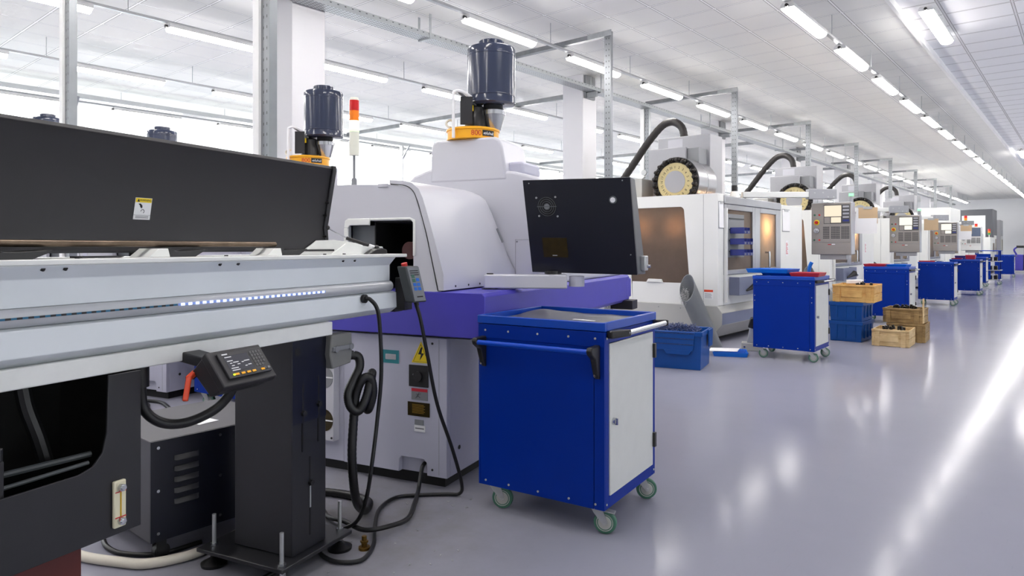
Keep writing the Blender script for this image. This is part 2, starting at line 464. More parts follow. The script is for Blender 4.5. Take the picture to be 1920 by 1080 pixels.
# ---------------------------------------------------------------- cable tray, beams and service drops
XT, ZT = -6.6, 4.06
t = thing('cable_tray', 'long perforated galvanised cable tray running down the hall under the ceiling', 'cable tray', (XT, 0, ZT))
MB().box((-.1, -4, -.004), (.1, 52, 0)).build('tray_base', 'perf_tray_base', t)
MB().box((.098, -4, 0), (.102, 52, .06)).box((-.102, -4, 0), (-.098, 52, .06)).build('tray_side', 'perf_tray', t)
for yy in (2.2, 6.05, 10.1, 14.6, 19.4, 24.3, 30, 36, 42):
    MB().box((.102, yy, -.02), (.112, yy + .03, .3)).box((-.112, yy, -.02), (-.102, yy + .03, .3)).box((-.102, yy, -.024), (.102, yy + .03, -.006)).build('hanger', 'galv', t)
for yy in (9.96, 15.7, 21.4, 27.1):
    MB().box((-.15, yy, -.1), (-.11, yy + .3, .3)).box((-.11, yy + .02, -.1), (.1, yy + .06, -.01)).build('column_bracket', 'galv_dark', t)
t2 = thing('cable_tray', 'second cable tray hung along the bright window wall', 'cable tray', (-14.1, 0, ZT))
MB().box((-.1, -4, -.004), (.1, 50, 0)).box((.098, -4, 0), (.102, 50, .08)).build('tray_base', 'perf_tray_base', t2)
for yy in (4.3, 8.2, 12.1, 16, 19.9, 23.8):
    MB().box((-.05, yy, -4.06), (.05, yy + .06, -.004)).build('tray_post', 'galv', t2)
    MB().bar((0.02, yy + .03, -.35), (.3, yy + .03, -.02), .05, .03).build('brace', 'galv', t2)
for n, yy in (('nearest', 10.3), ('middle', 18.06), ('farthest', 25.8)):
    o = MB((-10.35, yy, ZT + .07)).box((-14.0, yy - .03, ZT + .03), (-6.72, yy + .03, ZT + .11)).build('overhead_beam', 'galv_dark')
    o.location = (-10.35, yy, ZT + .07); tag(o, 'grey steel beam crossing between the two cable trays, %s of three' % n, 'beam', 'beams between the trays')
XP = -4.82
dn = ['above the black control cabinet', 'behind the beacon of the first white machining centre', 'beside the second machine column', 'fourth along from the camera', 'fifth along from the camera', 'sixth along from the camera', 'seventh along from the camera', 'eighth along from the camera, near the end wall', 'farthest, by the dark machine']
drop_y = [7.69 + 4.2 * k for k in range(8)]
bots = [0, 2.22, 2.9, 2.72, 2.9, 2.22, 2.9, 0]
for k, yy in enumerate(drop_y):
    t = thing('hanging_cable_drop', 'galvanised post and arm %s' % dn[k], 'cable drop', (XP, yy, 0), 0, 'cable drops over the machine row')
    MB().box((-.05, -.025, bots[k]), (.05, .025, 4.18)).build('post', 'perf_post', t)
    MB().box((-1.77, -.04, 4.122), (-.051, .04, 4.182)).build('arm', 'galv_dark', t)
    MB().box((-.3, -.05, 4.115), (.07, -.041, 4.19)).build('joint_plate', 'galv', t)
def support(x, y, lab, w=.1):
    t = thing('support_post', lab, 'post', (x, y, 0), 0, 'perforated floor posts')
    MB().box((-w / 2, -.03, .01), (w / 2, .03, ZT - .006)).build('post', 'perf_post', t)
    MB().box((-w / 2 - .002, -.05, .01), (-w / 2 - .08, -.02, ZT - .006)).build('side_channel', 'frame_white', t)
    MB().box((-.12, -.12, 0), (.12, .12, .01)).build('foot_plate', 'galv', t)
support(-6.6, 2.02, 'thin perforated post with white channel at far left behind the black lid')
support(-4.40, 2.57, 'thick perforated post with white channel behind the black lid, near the column', .105)
support(-6.6, 11.95, 'slim post under the cable tray behind the black cable chain', .1)
# one beam ties the thick post to the tray
o = MB((-5.5, 2.57, ZT)).box((-6.5, 2.54, ZT + .0), (-4.34, 2.6, ZT + .06)).build('overhead_beam.near', 'galv_dark'); o.name = 'overhead_beam'
o.location = (-5.5, 2.57, ZT); tag(o, 'short steel beam from the thick perforated post to the cable tray', 'beam')

# ---------------------------------------------------------------- lamps
rowX = [-2.55, -5.555, -8.55, -11.48, -14.5]
rown = ['over the aisle', 'second from the aisle', 'third from the aisle', 'fourth from the aisle', 'nearest the windows']
# the lamp prototype
def lamp_parts(t, L=1.27, w=.075):
    MB().prism([(-w, .012), (-w, .045), (-w + .02, .07), (w - .02, .07), (w, .045), (w, .012)], 'y', -L / 2, L / 2).build('housing', 'lamp_body', t)
    pr = [(-w + .004, .012)] + [(w * .96 * -math.cos(PI * i / 8), .012 - .05 * math.sin(PI * i / 8)) for i in range(1, 8)] + [(w - .004, .012)]
    MB().prism(pr, 'y', -L / 2 + .012, L / 2 - .012, True).build('diffuser', 'lamp', t)
    MB().cyl((0, -L / 2 - .03, .03), (0, -L / 2, .03), .02, n=10).build('end_gland', 'plastic_black', t)
proto = None
nvis = {0: 20, 1: 22, 2: 22, 3: 22, 4: 22}
for ri, X in enumerate(rowX):
    r = thing('lamp_rail', 'thin grey lamp rail hung on rods, row %s' % rown[ri], 'lamp rail', (X, 0, 4.07), 0, 'lamp rails')
    MB().box((-.022, -5, 0), (.022, 50.5, .03)).build('rail', 'rail', r)
    rod = None
    for j in range(0, 26):
        yy = -3.1 + 2.1 * j
        if rod is None: rod = MB().cyl((0, 0, .03), (0, 0, ZC - 4.07), .005, n=6).build('hanging_rod', 'galv', r); rod.location = (0, yy, 0)
        else:
            c = rod.copy(); COL.objects.link(c); c.parent = r; c.location = (0, yy, 0)
    first = [8.4, 6.38, 4.28, 4.2, 3.7][ri]
    for j in range(-4 if ri < 3 else -1, 24):
        yy = first + 2.1 * j
        if yy < -4.2 or yy > 49.5 or (j >= nvis[ri]): continue
        if j >= 0: lab = 'white strip lamp, %s from the camera, row %s' % (ORD[j], rown[ri])
        else: lab = 'white strip lamp out of view beyond the near end, row %s' % rown[ri]
        if proto is None:
            t = proto = thing('ceiling_lamp', lab, 'lamp', (X, yy, 4.0), 0, 'strip lamps of row ' + rown[ri]); lamp_parts(t)
        else:
            t = copy_tree(proto); t.location = (X, yy, 4.0); t['label'] = lab; t['group'] = 'strip lamps of row ' + rown[ri]
p2 = None
for j, (xx, yy, lab) in enumerate(((-1.56, 10.8, 'large strip lamp fixed close to the raised ceiling, nearest one'), (-1.6, 27.3, 'strip lamp close to the raised ceiling at the far right edge'), (1.5, 10.8, 'added unseen strip lamp on the raised ceiling beyond the aisle'), (1.5, 3.0, 'added unseen strip lamp on the raised ceiling right of the camera'), (-1.0, -2.5, 'added unseen strip lamp on the raised ceiling behind the camera'), (1.5, 18.6, 'added unseen strip lamp on the raised ceiling, third beyond the aisle'), (1.5, 26.4, 'added unseen strip lamp on the raised ceiling, fourth beyond the aisle'), (1.5, 34.2, 'added unseen strip lamp on the raised ceiling, fifth beyond the aisle'))):  # lamps beyond the aisle and by the camera are added, unseen fill lights
    if p2 is None: p2 = t = thing('ceiling_lamp', lab, 'lamp', (xx, yy, ZC - .06), 0, 'lamps on the raised ceiling'); lamp_parts(t, 1.7, .085); MB().box((-.02, -.5, .07), (.02, -.45, .14)).box((-.02, .45, .07), (.02, .5, .14)).build('mounting_clip', 'galv', t)
    else: t = copy_tree(p2); t.location = (xx, yy, ZC - .06); t['label'] = lab

# ================================================================== TROLLEYS
def make_caster(parent, x, y, swivel, brake=False):
    """fork is the part, tyre and hub its sub-parts; wheel trails behind the swivel"""
    a = swivel; c, s = math.cos(a), math.sin(a)
    def T(p): return (x + p[0] * c - p[1] * s, y + p[0] * s + p[1] * c, p[2])
    f = MB()
    f.cyl(T((0, 0, .118)), T((0, 0, .128)), .03, n=14)
    f.box((x - .04, y - .04, .124), (x + .04, y + .04, .129))
    for sd in (-1, 1):
        pts = [(-.024, .12), (.03, .12), (.052, .062), (.046, .048), (.03, .05), (-.012, .1)]
        A = [f.v(T((px, sd * .022, pz))) for px, pz in pts]; B = [f.v(T((px, sd * .026, pz))) for px, pz in pts]; n = len(pts)
        for i in range(n): f.f([A[i], A[(i + 1) % n], B[(i + 1) % n], B[i]])
        f.f(A); f.f(B[::-1])
    f.cyl(T((.038, -.032, .055)), T((.038, .032, .055)), .008, n=8)
    if brake: f.hexa([T(p) for p in ((.0, -.02, .112), (.0, .02, .112), (.0, .02, .118), (.0, -.02, .118))], [T(p) for p in ((.085, -.018, .1), (.085, .018, .1), (.085, .018, .106), (.085, -.018, .106))])
    o = f.build('caster', 'zinc', parent)
    ax = Vector(T((0, 1, 0))) - Vector(T((0, 0, 0)))
    MB().rev([(.040, -.016), (.052, -.014), (.055, -.006), (.055, .006), (.052, .014), (.040, .016)], T((.038, 0, .055)), ax, 24).build('tyre', 'caster_green', o)
    MB().rev([(.01, -.0175), (.03, -.0175), (.033, -.0155), (.0405, -.0165), (.0405, .0165), (.033, .0155), (.03, .0175), (.01, .0175)], T((.038, 0, .055)), ax, 20).build('hub', 'caster_hub', o)
    return o

def make_trolley(label, loc, rz, push=False, group='blue tool trolleys'):
    t = thing('tool_trolley', label, 'trolley', loc, rz, group)
    a, b = .355, .32
    m = MB()
    m.box((-a, -b, .13), (-a + .012, b, .955)).box((-a, b - .012, .13), (a, b, .955))
    m.box((-a + .012, -b, .13), (a - .055, -b + .012, .955))
    m.box((a - .052, -b, .13), (a, -b + .012, .955)).box((a - .012, -b + .012, .13), (a, -b + .05, .955)).box((a - .012, b - .04, .13), (a, b - .012, .955))
    m.box((a - .012, -b + .05, .13), (a, b - .04, .185)).box((a - .012, -b + .05, .9), (a, b - .04, .955))
    m.box((-a + .012, -b + .012, .13), (a - .012, b - .012, .142))
    m.box((-a, -b - .004, .885), (a + .002, -b - .0005, .955))
    m.build('cabinet', 'blue', t, bev=.003)
    m = MB(); e = .006
    m.box((-a - e, -b - e, .958), (a + e, -b + .012, 1.0)).box((-a - e, b - .012, .958), (a + e, b + e, 1.0))
    m.box((-a - e, -b + .012, .958), (-a + .012, b - .012, 1.0)).box((a - .012, -b + .012, .958), (a + e, b - .012, 1.0))
    m.box((-a + .012, -b + .012, .958), (a - .012, b - .012, .972))
    m.build('top_tray', 'blue_edge', t, bev=.004)
    d = MB().box((a - .006, -b + .052, .187), (a + .006, b - .042, .898)).build('door', 'door_white', t, bev=.004)
    MB().cyl((a + .006, -b + .085, .53), (a + .02, -b + .085, .53), .017, n=16).box((a + .018, -b + .08, .515), (a + .03, -b + .09, .545)).build('lock', 'chrome', d)
    for z in (.285, .76): MB().box((a + .001, b - .05, z), (a + .02, b - .028, z + .075)).build('hinge', 'plastic_black', d)
    h = MB().cyl((a + .062, -b + .12, .945), (a + .062, b - .02, .945), .013, n=14).build('handle', 'chrome', t)
    for y0, y1 in ((-b + .02, -b + .135), (b - .035, b + .005)):
        MB().hexa([(a, y0, .925), (a + .03, y0, .925), (a + .03, y0, .96), (a, y0, .96)], [(a, y1, .928), (a + .078, y1, .928), (a + .078, y1, .962), (a, y1, .96)]).build('handle_end', 'plastic_black', h, bev=.006)
    sc_ = MS()
    for x in (-.31, -.17, 0, .17, .31):
        for z, yy in ((.925, -b - .004), (.155, -b)): sc_.cyl((x, yy, z), (x, yy - .003, z), .0055, n=8)
    for z in (.925, .155): sc_.cyl((a + .002, -b + .02, z), (a + .005, -b + .02, z), .0055, n=8)
    sc_.cyl((a, b - .02, .155), (a + .003, b - .02, .155), .0055, n=8)
    if not push:
        for z in (.76, .70): sc_.cyl((.325, -b, z), (.325, -b - .003, z), .0055, n=8); sc_.cyl((-.335, -b, z), (-.335, -b - .003, z), .0055, n=8)
    sc_.build('screw', 'caster_hub', t)
    if push:
        p = MB().cyl((-.325, -b - .075, .87), (.325, -b - .075, .87), .0125, n=14).build('push_bar', 'blue_tube', t)
        for x in (-.335, .305):
            pts = [(-b, .895), (-b - .085, .892), (-b - .094, .875), (-b - .085, .858), (-b - .05, .835), (-b - .022, .76), (-b, .735)]
            MB().prism(pts, 'x', x, x + .03).build('bar_bracket', 'plastic_black', p, bev=.005)
            MB().cyl((x + .015, -b - .024, .757), (x + .015, -b - .034, .757), .006, n=8).build('bolt', 'chrome', p)
    for i, (x, y) in enumerate(((-.29, -.26), (.29, -.26), (.29, .26), (-.29, .26))):
        make_caster(t, x, y, [.35, .25, .5, 2.6][i], i == 1)
    return t
def corner(cx, cy, rz): # centre from the corner nearest the aisle and the camera
    c, s = math.cos(rz), math.sin(rz)
    return (cx - .355 * c - .32 * s, cy - .355 * s + .32 * c, 0)
rz1 = R(7.5)
T1 = make_trolley('blue tool trolley with blue push bar and white side door, largest and nearest', corner(-1.702, 2.68, rz1), rz1, True)
T2 = make_trolley('blue trolley carrying two blue trays and a red tray, second from the camera', corner(-2.42, 8.31, R(1.5)), R(1.5))
specs = [(-2.36, 13.45, 1, 'blue trolley behind the wooden crates, red tray on its left half'), (-2.33, 18.4, 1, 'blue trolley with white paper and a small steel part on top'), (-2.28, 22.8, 0, 'blue trolley with red trays on top, fifth in the aisle line'), (-2.62, 27.9, 0, 'narrow-looking blue trolley half hidden behind the fifth one')]
TR = []
for x, y, a, lab in specs:
    c = copy_tree(T2); c.location = corner(x, y, R(a)); c.rotation_euler = (0, 0, R(a)); c['label'] = lab; TR.append(c)
c = copy_tree(T2); c.location = corner(-2.5, 37.6, 0); c['label'] = 'farthest blue trolley standing by itself near the end wall'; TR.append(c)
c = copy_tree(T2); c.location = Vector(corner(-1.702, 2.68, rz1)) + Vector((-3.36, .09, 0)); c.rotation_euler = (0, 0, rz1); c['label'] = 'blue trolley glimpsed under the bar feeder beside the orange lever'

def tray(label, loc, rz, w, d, h, m, flare=.018, group=None):
    """stacking tray: flared walls, open top"""
    x0, y0 = w / 2, d / 2; e = .004; mb = MB()
    o = [(x0 - flare, y0 - flare, 0), (x0, y0, h)]
    A = [mb.v((sx * (x0 - flare), sy * (y0 - flare), 0)) for sx, sy in ((-1, -1), (1, -1), (1, 1), (-1, 1))]
    B = [mb.v((sx * x0, sy * y0, h)) for sx, sy in ((-1, -1), (1, -1), (1, 1), (-1, 1))]
    C = [mb.v((sx * (x0 - .008), sy * (y0 - .008), h)) for sx, sy in ((-1, -1), (1, -1), (1, 1), (-1, 1))]
    D = [mb.v((sx * (x0 - flare - .005), sy * (y0 - flare - .005), e)) for sx, sy in ((-1, -1), (1, -1), (1, 1), (-1, 1))]
    for P, Q in ((A, B), (B, C), (C, D)):
        for i in range(4): mb.f([P[i], P[(i + 1) % 4], Q[(i + 1) % 4], Q[i]])
    mb.f(A[::-1]); mb.f(D)
    ob = mb.build('parts_tray', m, bev=.002); ob.location = loc; ob.rotation_euler = (0, 0, rz)
    return tag(ob, label, 'tray', group)
def on(tr, x, y, z=1.001):
    a = tr.rotation_euler[2]; c, s = math.cos(a), math.sin(a); l = tr.location
    return (l[0] + x * c - y * s, l[1] + x * s + y * c, z)
tray('bright blue tray lying on the second trolley under another blue tray', on(T2, -.13, .02, 1.001), R(0), .36, .36, .03, 'tray_blue')
tray('upper bright blue tray overhanging the left end of the second trolley', on(T2, -.2, -.06, 1.032), R(-3), .52, .4, .05, 'tray_blue')
tray('red tray on the right end of the second trolley', on(T2, .23, -.12, 1.001), R(2), .34, .34, .045, 'tray_red')
tray('red tray on the trolley behind the wooden crates', on(TR[0], -.19, -.1, 1.001), R(1), .36, .4, .045, 'tray_red')
tray('bright blue tray beside the red one on the trolley behind the crates', on(TR[0], .16, -.06, 1.001), R(-2), .32, .4, .04, 'tray_blue')
tray('dull red tray on the front edge of the fourth trolley', on(TR[1], -.18, -.28, 1.001), 0, .32, .1, .028, 'tray_red', .006)
tray('flat red tray on the fifth trolley', on(TR[2], -.2, -.1, 1.001), 0, .26, .3, .03, 'tray_red')
tray('deeper red tray at the back of the fifth trolley', on(TR[2], .1, .12, 1.001), 0, .24, .24, .12, 'tray_red')
tray('navy tray between the red ones on the fifth trolley', on(TR[2], -.16, .2, 1.001), 0, .26, .2, .1, 'bin_blue')
o = MB().box((-.16, -.11, 0), (.16, .11, .004)).build('paper_sheet', 'paper'); o.location = on(TR[1], -.05, .15, 1.001); o.rotation_euler = (0, 0, .3); tag(o, 'white papers lying on the fourth trolley', 'paper')
o = MB().cyl((-.05, 0, .02), (.05, 0, .02), .018, n=12).cyl((.05, 0, .02), (.09, 0, .02), .01, n=12).build('steel_shaft', 'chrome'); o.location = on(TR[1], .06, -.26, 1.001); tag(o, 'small bright steel part on the fourth trolley', 'metal part')
# grey mat and label on the near trolley
m = MB(); nx, ny = 22, 18; V = []
for j in range(ny + 1):
    for i in range(nx + 1):
        u, v = i / nx, j / ny; x = -.318 + .63 * u; y = -.288 + .575 * v
        z = .006 * max(0, math.sin((u * 1.1 + .05) * PI)) * max(0, math.sin(v * PI)) + .024 * math.exp(-(((u - .16) / .17) ** 2 + ((v - .72) / .22) ** 2)) + .010 * math.exp(-(((u - .68) / .12) ** 2 + ((v - .62) / .2) ** 2)) + .002 * math.sin(17 * u + 9 * v)
        V.append(m.v((x, y, max(0, z))))
W = nx + 1
for j in range(ny):
    for i in range(nx): m.f([V[j * W + i], V[j * W + i + 1], V[(j + 1) * W + i + 1], V[(j + 1) * W + i]], True)
o = m.build('bench_mat', 'mat_grey', sharp=80); so = o.modifiers.new('thick', 'SOLIDIFY'); so.thickness = .002
o.location = on(T1, 0, 0, .9745); o.rotation_euler = (0, 0, rz1); tag(o, 'rumpled grey rubber mat lying in the top of the nearest trolley', 'mat')
o = MB().box((-.06, -.01, 0), (.06, .01, .002)).build('paper_label', 'paper'); o.location = on(T1, .19, -.2, .992); o.rotation_euler = (0, 0, rz1 - .1); tag(o, 'small white paper strip lying on the grey mat', 'paper')

# ================================================================== BAR FEEDER
FO = (-2.1, 1.9, 0.)
def FB(): return MB(FO)
feeder = thing('bar_feeder', 'long grey white bar feeder with raised black lid and lit blue strip', 'machine', LW(*FO), PHI)
Y0 = -.2
# body profile in (x', z), extruded along y'
XB = -2.36
b = FB()
b.prism([(-1.93, 1.300), (-1.93, 1.316), (XB, 1.316), (XB, 1.300)], 'y', Y0, 2.858); b.build('top_plate', 'feeder_lip', feeder, bev=.003)
b = FB(); b.prism([(-1.932, 1.2995), (-1.968, 1.262), (-1.968, 1.186), (XB, 1.186), (XB, 1.2995)], 'y', Y0, 2.763); b.build('upper_panel', 'feeder_white', feeder, bev=.002)
pr = [(-1.975, 1.186)] + [(-1.972 + .026 * math.sin(PI * i / 8), 1.16 + .026 * math.cos(PI * i / 8)) for i in range(1, 8)] + [(-1.975, 1.134)]
FB().prism(pr, 'y', Y0, 2.763, True).build('cover_strip', 'feeder_tube', feeder)
b = FB(); b.prism([(-1.968, 1.134), (-1.948, 1.128), (-1.945, 1.055), (-1.985, 1.028), (XB, 1.028), (XB, 1.134)], 'y', Y0, 2.79)
b.build('lower_panel', 'feeder_white', feeder, bev=.002)
b = FB(); b.prism([(-1.962, 1.0275), (-1.962, .970), (XB, .970), (XB, 1.0275)], 'y', Y0, 2.337); b.build('base_rail', 'feeder_lip', feeder, bev=.004)
FB().box((XB + .01, 2.763, 1.134), (-1.99, 2.80, 1.298)).box((-2.2, 2.79, 1.03), (-1.955, 2.86, 1.12)).build('end_cap', 'plastic_black', feeder, bev=.004)
# LED strip
FB().box((-1.9455, 1.555, 1.157), (-1.9435, 2.27, 1.165)).build('led_strip', 'led', feeder)
FB().box((-1.9455, Y0, 1.158), (-1.9440, 1.552, 1.164)).build('unlit_strip', 'led_off', feeder)
s = MS(FO)
for y in (1.13, 1.19, 1.72, 1.80, 2.38, 2.46): s.cyl((-1.9395, y, 1.292), (-1.944, y, 1.287), .006, n=8)
s.build('screw', 'ink', feeder)
# the raised lid: crease, lower facet, end flange
lid_x = [(-2.205, 1.336), (-2.222, 1.443), (-2.17, 1.711)]
b = FB()
b.prism([(-2.205, 1.336), (-2.222, 1.443), (-2.17, 1.711), (-2.163, 1.722), (-2.172, 1.735), (-2.205, 1.735), (-2.245, 1.443), (-2.228, 1.336)], 'y', Y0, 2.575)
lid = b.build('lid', 'black', feeder, bev=.002)
FB().prism([(-2.203, 1.336), (-2.212, 1.443), (-2.158, 1.712), (-2.16, 1.737), (-2.215, 1.737), (-2.25, 1.443), (-2.235, 1.336)], 'y', 2.575, 2.6).build('end_flange', 'black2', lid, bev=.003)
FB().box((-2.24, Y0, 1.33), (-2.19, 2.62, 1.3385)).build('hinge_strip', 'black2', lid)
s = MS(FO)
for x, z in ((-2.205, 1.40), (-2.203, 1.50), (-2.19, 1.56)): s.cyl((x, 2.56, z), (x + .022, 2.56, z), .006, n=8)
s.build('rivet', 'plastic_black', lid)
# warning sticker lies on the sloping lid
def on_lid(y, z, e=.0): # point on the upper facet
    k = (z - 1.443) / (1.711 - 1.443); return (-2.222 + k * .052 + e, y, z)
upv = Vector((.052, 0, .268)).normalized()
st = FB(); e = .0012
st.hexa([on_lid(1.593, 1.447, .0002), on_lid(1.657, 1.447, .0002), on_lid(1.657, 1.523, .0002), on_lid(1.593, 1.523, .0002)], [on_lid(1.593, 1.447, e), on_lid(1.657, 1.447, e), on_lid(1.657, 1.523, e), on_lid(1.593, 1.523, e)])
stk = st.build('warning_sticker', 'paper', lid)
st = FB(); st.hexa([on_lid(1.5945, 1.507, e), on_lid(1.6555, 1.507, e), on_lid(1.6555, 1.522, e), on_lid(1.5945, 1.522, e)], [on_lid(1.5945, 1.507, e + .0004), on_lid(1.6555, 1.507, e + .0004), on_lid(1.6555, 1.522, e + .0004), on_lid(1.5945, 1.522, e + .0004)]); st.build('yellow_band', 'yellow_label', stk)
def lidtext(body, size, y, z, m): return text(body, size, 'lettering', m, stk, Vector(on_lid(y, z, e + .0006)) - Vector(FO), face_rot((0, 1, 0), upv), .0002)
lidtext('WARNING', .0095, 1.632, 1.5145, 'ink')
st = FB()
def lp(y, z): return on_lid(y, z, e + .0006)
def lidpoly(pts):
    A = [st.v(on_lid(y, z, e)) for y, z in pts]; B = [st.v(lp(y, z)) for y, z in pts]; n = len(pts)
    for i in range(n): st.f([A[i], A[(i + 1) % n], B[(i + 1) % n], B[i]])
    st.f(B)
lidpoly([(1.6, 1.509), (1.610, 1.509), (1.605, 1.520)])
lidpoly([(1.606, 1.502), (1.614, 1.503), (1.621, 1.497), (1.6225, 1.490), (1.619, 1.486), (1.6145, 1.491), (1.612, 1.497)])
for a in range(7):
    a0, a1 = R(-60 + a * 36), R(-60 + a * 36 + 30); cy, cz, r0, r1 = 1.625, 1.476, .0055, .0075
    lidpoly([(cy + r0 * math.cos(a0), cz + r0 * math.sin(a0)), (cy + r1 * math.cos(a0), cz + r1 * math.sin(a0)), (cy + r1 * math.cos(a1), cz + r1 * math.sin(a1)), (cy + r0 * math.cos(a1), cz + r0 * math.sin(a1))])
for z in (1.462,): lidpoly([(1.594, z), (1.656, z), (1.656, z + .0007), (1.594, z + .0007)])
for z in (1.457, 1.452): lidpoly([(1.6, z), (1.65, z), (1.65, z + .0016), (1.6, z + .0016)])
st.build('pictogram', 'ink', stk)
# channel contents: brackets, V guides, bar rail
for y in (1.02, 1.555, 2.07):
    FB().prism([(y - .05, 1.3162), (y + .03, 1.3162), (y + .022, 1.345), (y - .012, 1.345)], 'x', -2.12, -2.02).build('support_bracket', 'feeder_lip', feeder, bev=.002)
    FB().prism([(y + .032, 1.3162), (y + .14, 1.3162), (y + .19, 1.342), (y + .11, 1.336), (y + .06, 1.336), (y + .026, 1.348)], 'x', -2.14, -2.03).build('guide_block', 'plastic_black', feeder, bev=.002)
FB().prism([(1.30, 1.3162), (1.42, 1.3162), (1.44, 1.322), (1.3, 1.322)], 'x', -2.1, -2.04).build('guide_block', 'plastic_black', feeder)
FB().prism([(.8, 1.3162), (1.12, 1.3162), (1.17, 1.336), (.8, 1.328)], 'x', -2.0, -1.97).build('guide_block', 'plastic_black', feeder)
FB().box((-1.985, .99, 1.329), (-1.975, 1.015, 1.341)).build('red_clip', 'orange', feeder)
s = MS(FO)
for y in (1.26, 1.8, 2.33, 2.46): s.cyl((-2.0, y, 1.3162), (-2.0, y, 1.3205), .007, n=8)
s.build('screw', 'ink', feeder)
for i, (y0, y1, z, x, lab) in enumerate(((-.1, 2.11, 1.3605, -2.07, 'long round steel bar lying in the open feeder channel'), (-.1, 1.35, 1.3605, -2.0925, 'shorter steel bar lying beside the long bar in the channel'))):
    o = FB().cyl((x, y0, z), (x, y1, z), .0105, n=14).build('bar_stock', 'rod'); o.location = LW(*FO); o.rotation_euler = (0, 0, PHI); tag(o, lab, 'steel bar')
# nose gussets and gas strut
FB().prism([(2.38, 1.3162), (2.86, 1.3162), (2.84, 1.366), (2.62, 1.384), (2.50, 1.38)], 'x', -2.2, -2.192).build('nose_gusset', 'feeder_lip', feeder, bev=.002)
FB().prism([(2.40, 1.3162), (2.80, 1.3162), (2.78, 1.352), (2.66, 1.352), (2.50, 1.366)], 'x', -2.03, -2.022).build('nose_gusset', 'feeder_lip', feeder, bev=.002)
FB().prism([(2.62, 1.3162), (2.76, 1.3162), (2.76, 1.336), (2.72, 1.345), (2.68, 1.34)], 'x', -2.02, -1.98).build('strut_mount', 'plastic_black', feeder, bev=.003)
a, bb, c_ = Vector((-2.215, 2.60, 1.443)), Vector((-2.13, 2.64, 1.392)), Vector((-2.01, 2.715, 1.345))
st = FB().cyl(a, a + (bb - a) * 1.0, .0035, n=10).build('gas_strut', 'chrome', feeder)
FB().cyl(bb - (c_ - bb) * .02, bb + (c_ - bb) * .74, .0085, n=12).build('strut_cylinder', 'plastic_black', st)
MS.ball = lambda s, c, r: s.p.append(MB(s.off).ball(c, r, 10)) or s
MS(FO).ball(a, .012).ball(c_, .014).build('ball_joint', 'plastic_black', st)
FB().cyl(bb + (c_ - bb) * .745, bb + (c_ - bb) * .93, .0085, n=12).build('strut_sleeve', 'paper', st)
# left stand: tank with cut-out front, red pedestal
b = FB()
pts = [(1.422, .489), (1.422, .969), (1.318, .969), (1.312, .80), (1.30, .745), (1.27, .712), (1.23, .700), (.45, .694), (.45, .489)]
b.prism(pts, 'x', -1.952, -1.944)
b.build('tank_front', 'black2', feeder, bev=.002)
FB().box((-2.34, .3, .489), (-1.953, 1.42, .497)).box((-2.34, 1.412, .497), (-1.953, 1.42, .969)).box((-2.34, .3, .497), (-2.33, 1.411, .969)).box((-2.329, .3, .6), (-1.953, .31, .969)).build('tank_body', 'void', feeder)
FB().tube([(-2.1, .5, .715), (-2.08, .95, .722), (-2.0, 1.30, .735)], .009, 8).tube([(-2.0, .5, .704), (-1.99, 1.0, .71), (-1.965, 1.27, .722)], .006, 8).build('tray_rail', 'pipe_in', feeder)
FB().tube([(-2.15, 1.19, .96), (-2.14, 1.2, .88), (-2.12, 1.22, .79), (-2.11, 1.24, .70)], .022, 10).build('inner_hose', 'rubber', feeder)
FB().box((-1.975, .96, .62), (-1.96, 1.045, .79)).cyl((-1.968, 1.035, .79), (-1.968, 1.035, .825), .01, n=10).build('inner_bracket', 'black2', feeder, bev=.003)
FB().box((-2.3, .55, 0), (-2.03, 1.292, .488)).build('pedestal', 'red_oxide', feeder, bev=.004)
# oil sight glass
sg = FB().box((-1.9435, 1.326, .512), (-1.93, 1.364, .652)).build('sight_glass', 'sight', feeder, bev=.004)
FB().box((-1.9295, 1.343, .545), (-1.9285, 1.3475, .62)).build('oil_column', 'oil', sg)
MS(FO).box((-1.9296, 1.328, .542), (-1.9284, 1.362, .545)).box((-1.9296, 1.328, .618), (-1.9284, 1.362, .6205)).build('level_mark', 'redink', sg)
for z in (.532, .632): FB().cyl((-1.929, 1.345, z), (-1.917, 1.345, z), .0115, n=6).cyl((-1.917, 1.345, z), (-1.912, 1.345, z), .007, n=12).build('sight_bolt', 'chrome', sg)
# column leg on a plate with levelling feet
col = FB().box((-2.315, 2.128, .084), (-1.997, 2.334, .969)).build('support_column', 'black2', feeder, bev=.004)
FB().box((-1.9968, 2.13, .62), (-1.9945, 2.332, .967)).build('upper_sleeve', 'navy_black', col)
s = MS(FO)
for y, z0, z1 in ((2.19, .50, .78), (2.285, .52, .80), (2.235, .14, .47)): s.box((-1.9972, y - .004, z0), (-1.9938 if z0 > .3 else -1.9955, y + .004, z1))
s.build('adjusting_slot', 'void', col)
s = MS(FO)
for y, z in ((2.19, .66), (2.285, .68), (2.235, .36)): s.cyl((-1.996, y, z), (-1.982, y, z), .013, n=6)
s.cyl((-1.996, 2.16, .918), (-1.9935, 2.16, .918), .017, n=16)
s.build('slot_bolt', 'ink', col)
FB().box((-1.9955, 2.231, .255), (-1.9945, 2.239, .345)).build('slot_gleam', 'zinc', col)
FB().box((-2.43, 2.03, .066), (-1.955, 2.46, .083)).build('base_plate', 'black2', feeder, bev=.003)
for x, y in ((-2.385, 2.083), (-1.985, 2.06), (-2.0, 2.43), (-2.39, 2.42)):
    ft = FB().cyl((x, y, .02), (x, y, .215), .0085, n=12).build('levelling_bolt', 'zinc', feeder)
    FB().cyl((x, y, .0835), (x, y, .094), .016, n=6).cyl((x, y, .044), (x, y, .0655), .016, n=6).build('nut', 'chrome', ft)
    FB().rev([(.0, .0), (.052, .0), (.054, .012), (.02, .03), (.012, .04)], (x, y, 0), n=24).build('foot_pad', 'rubber', ft)
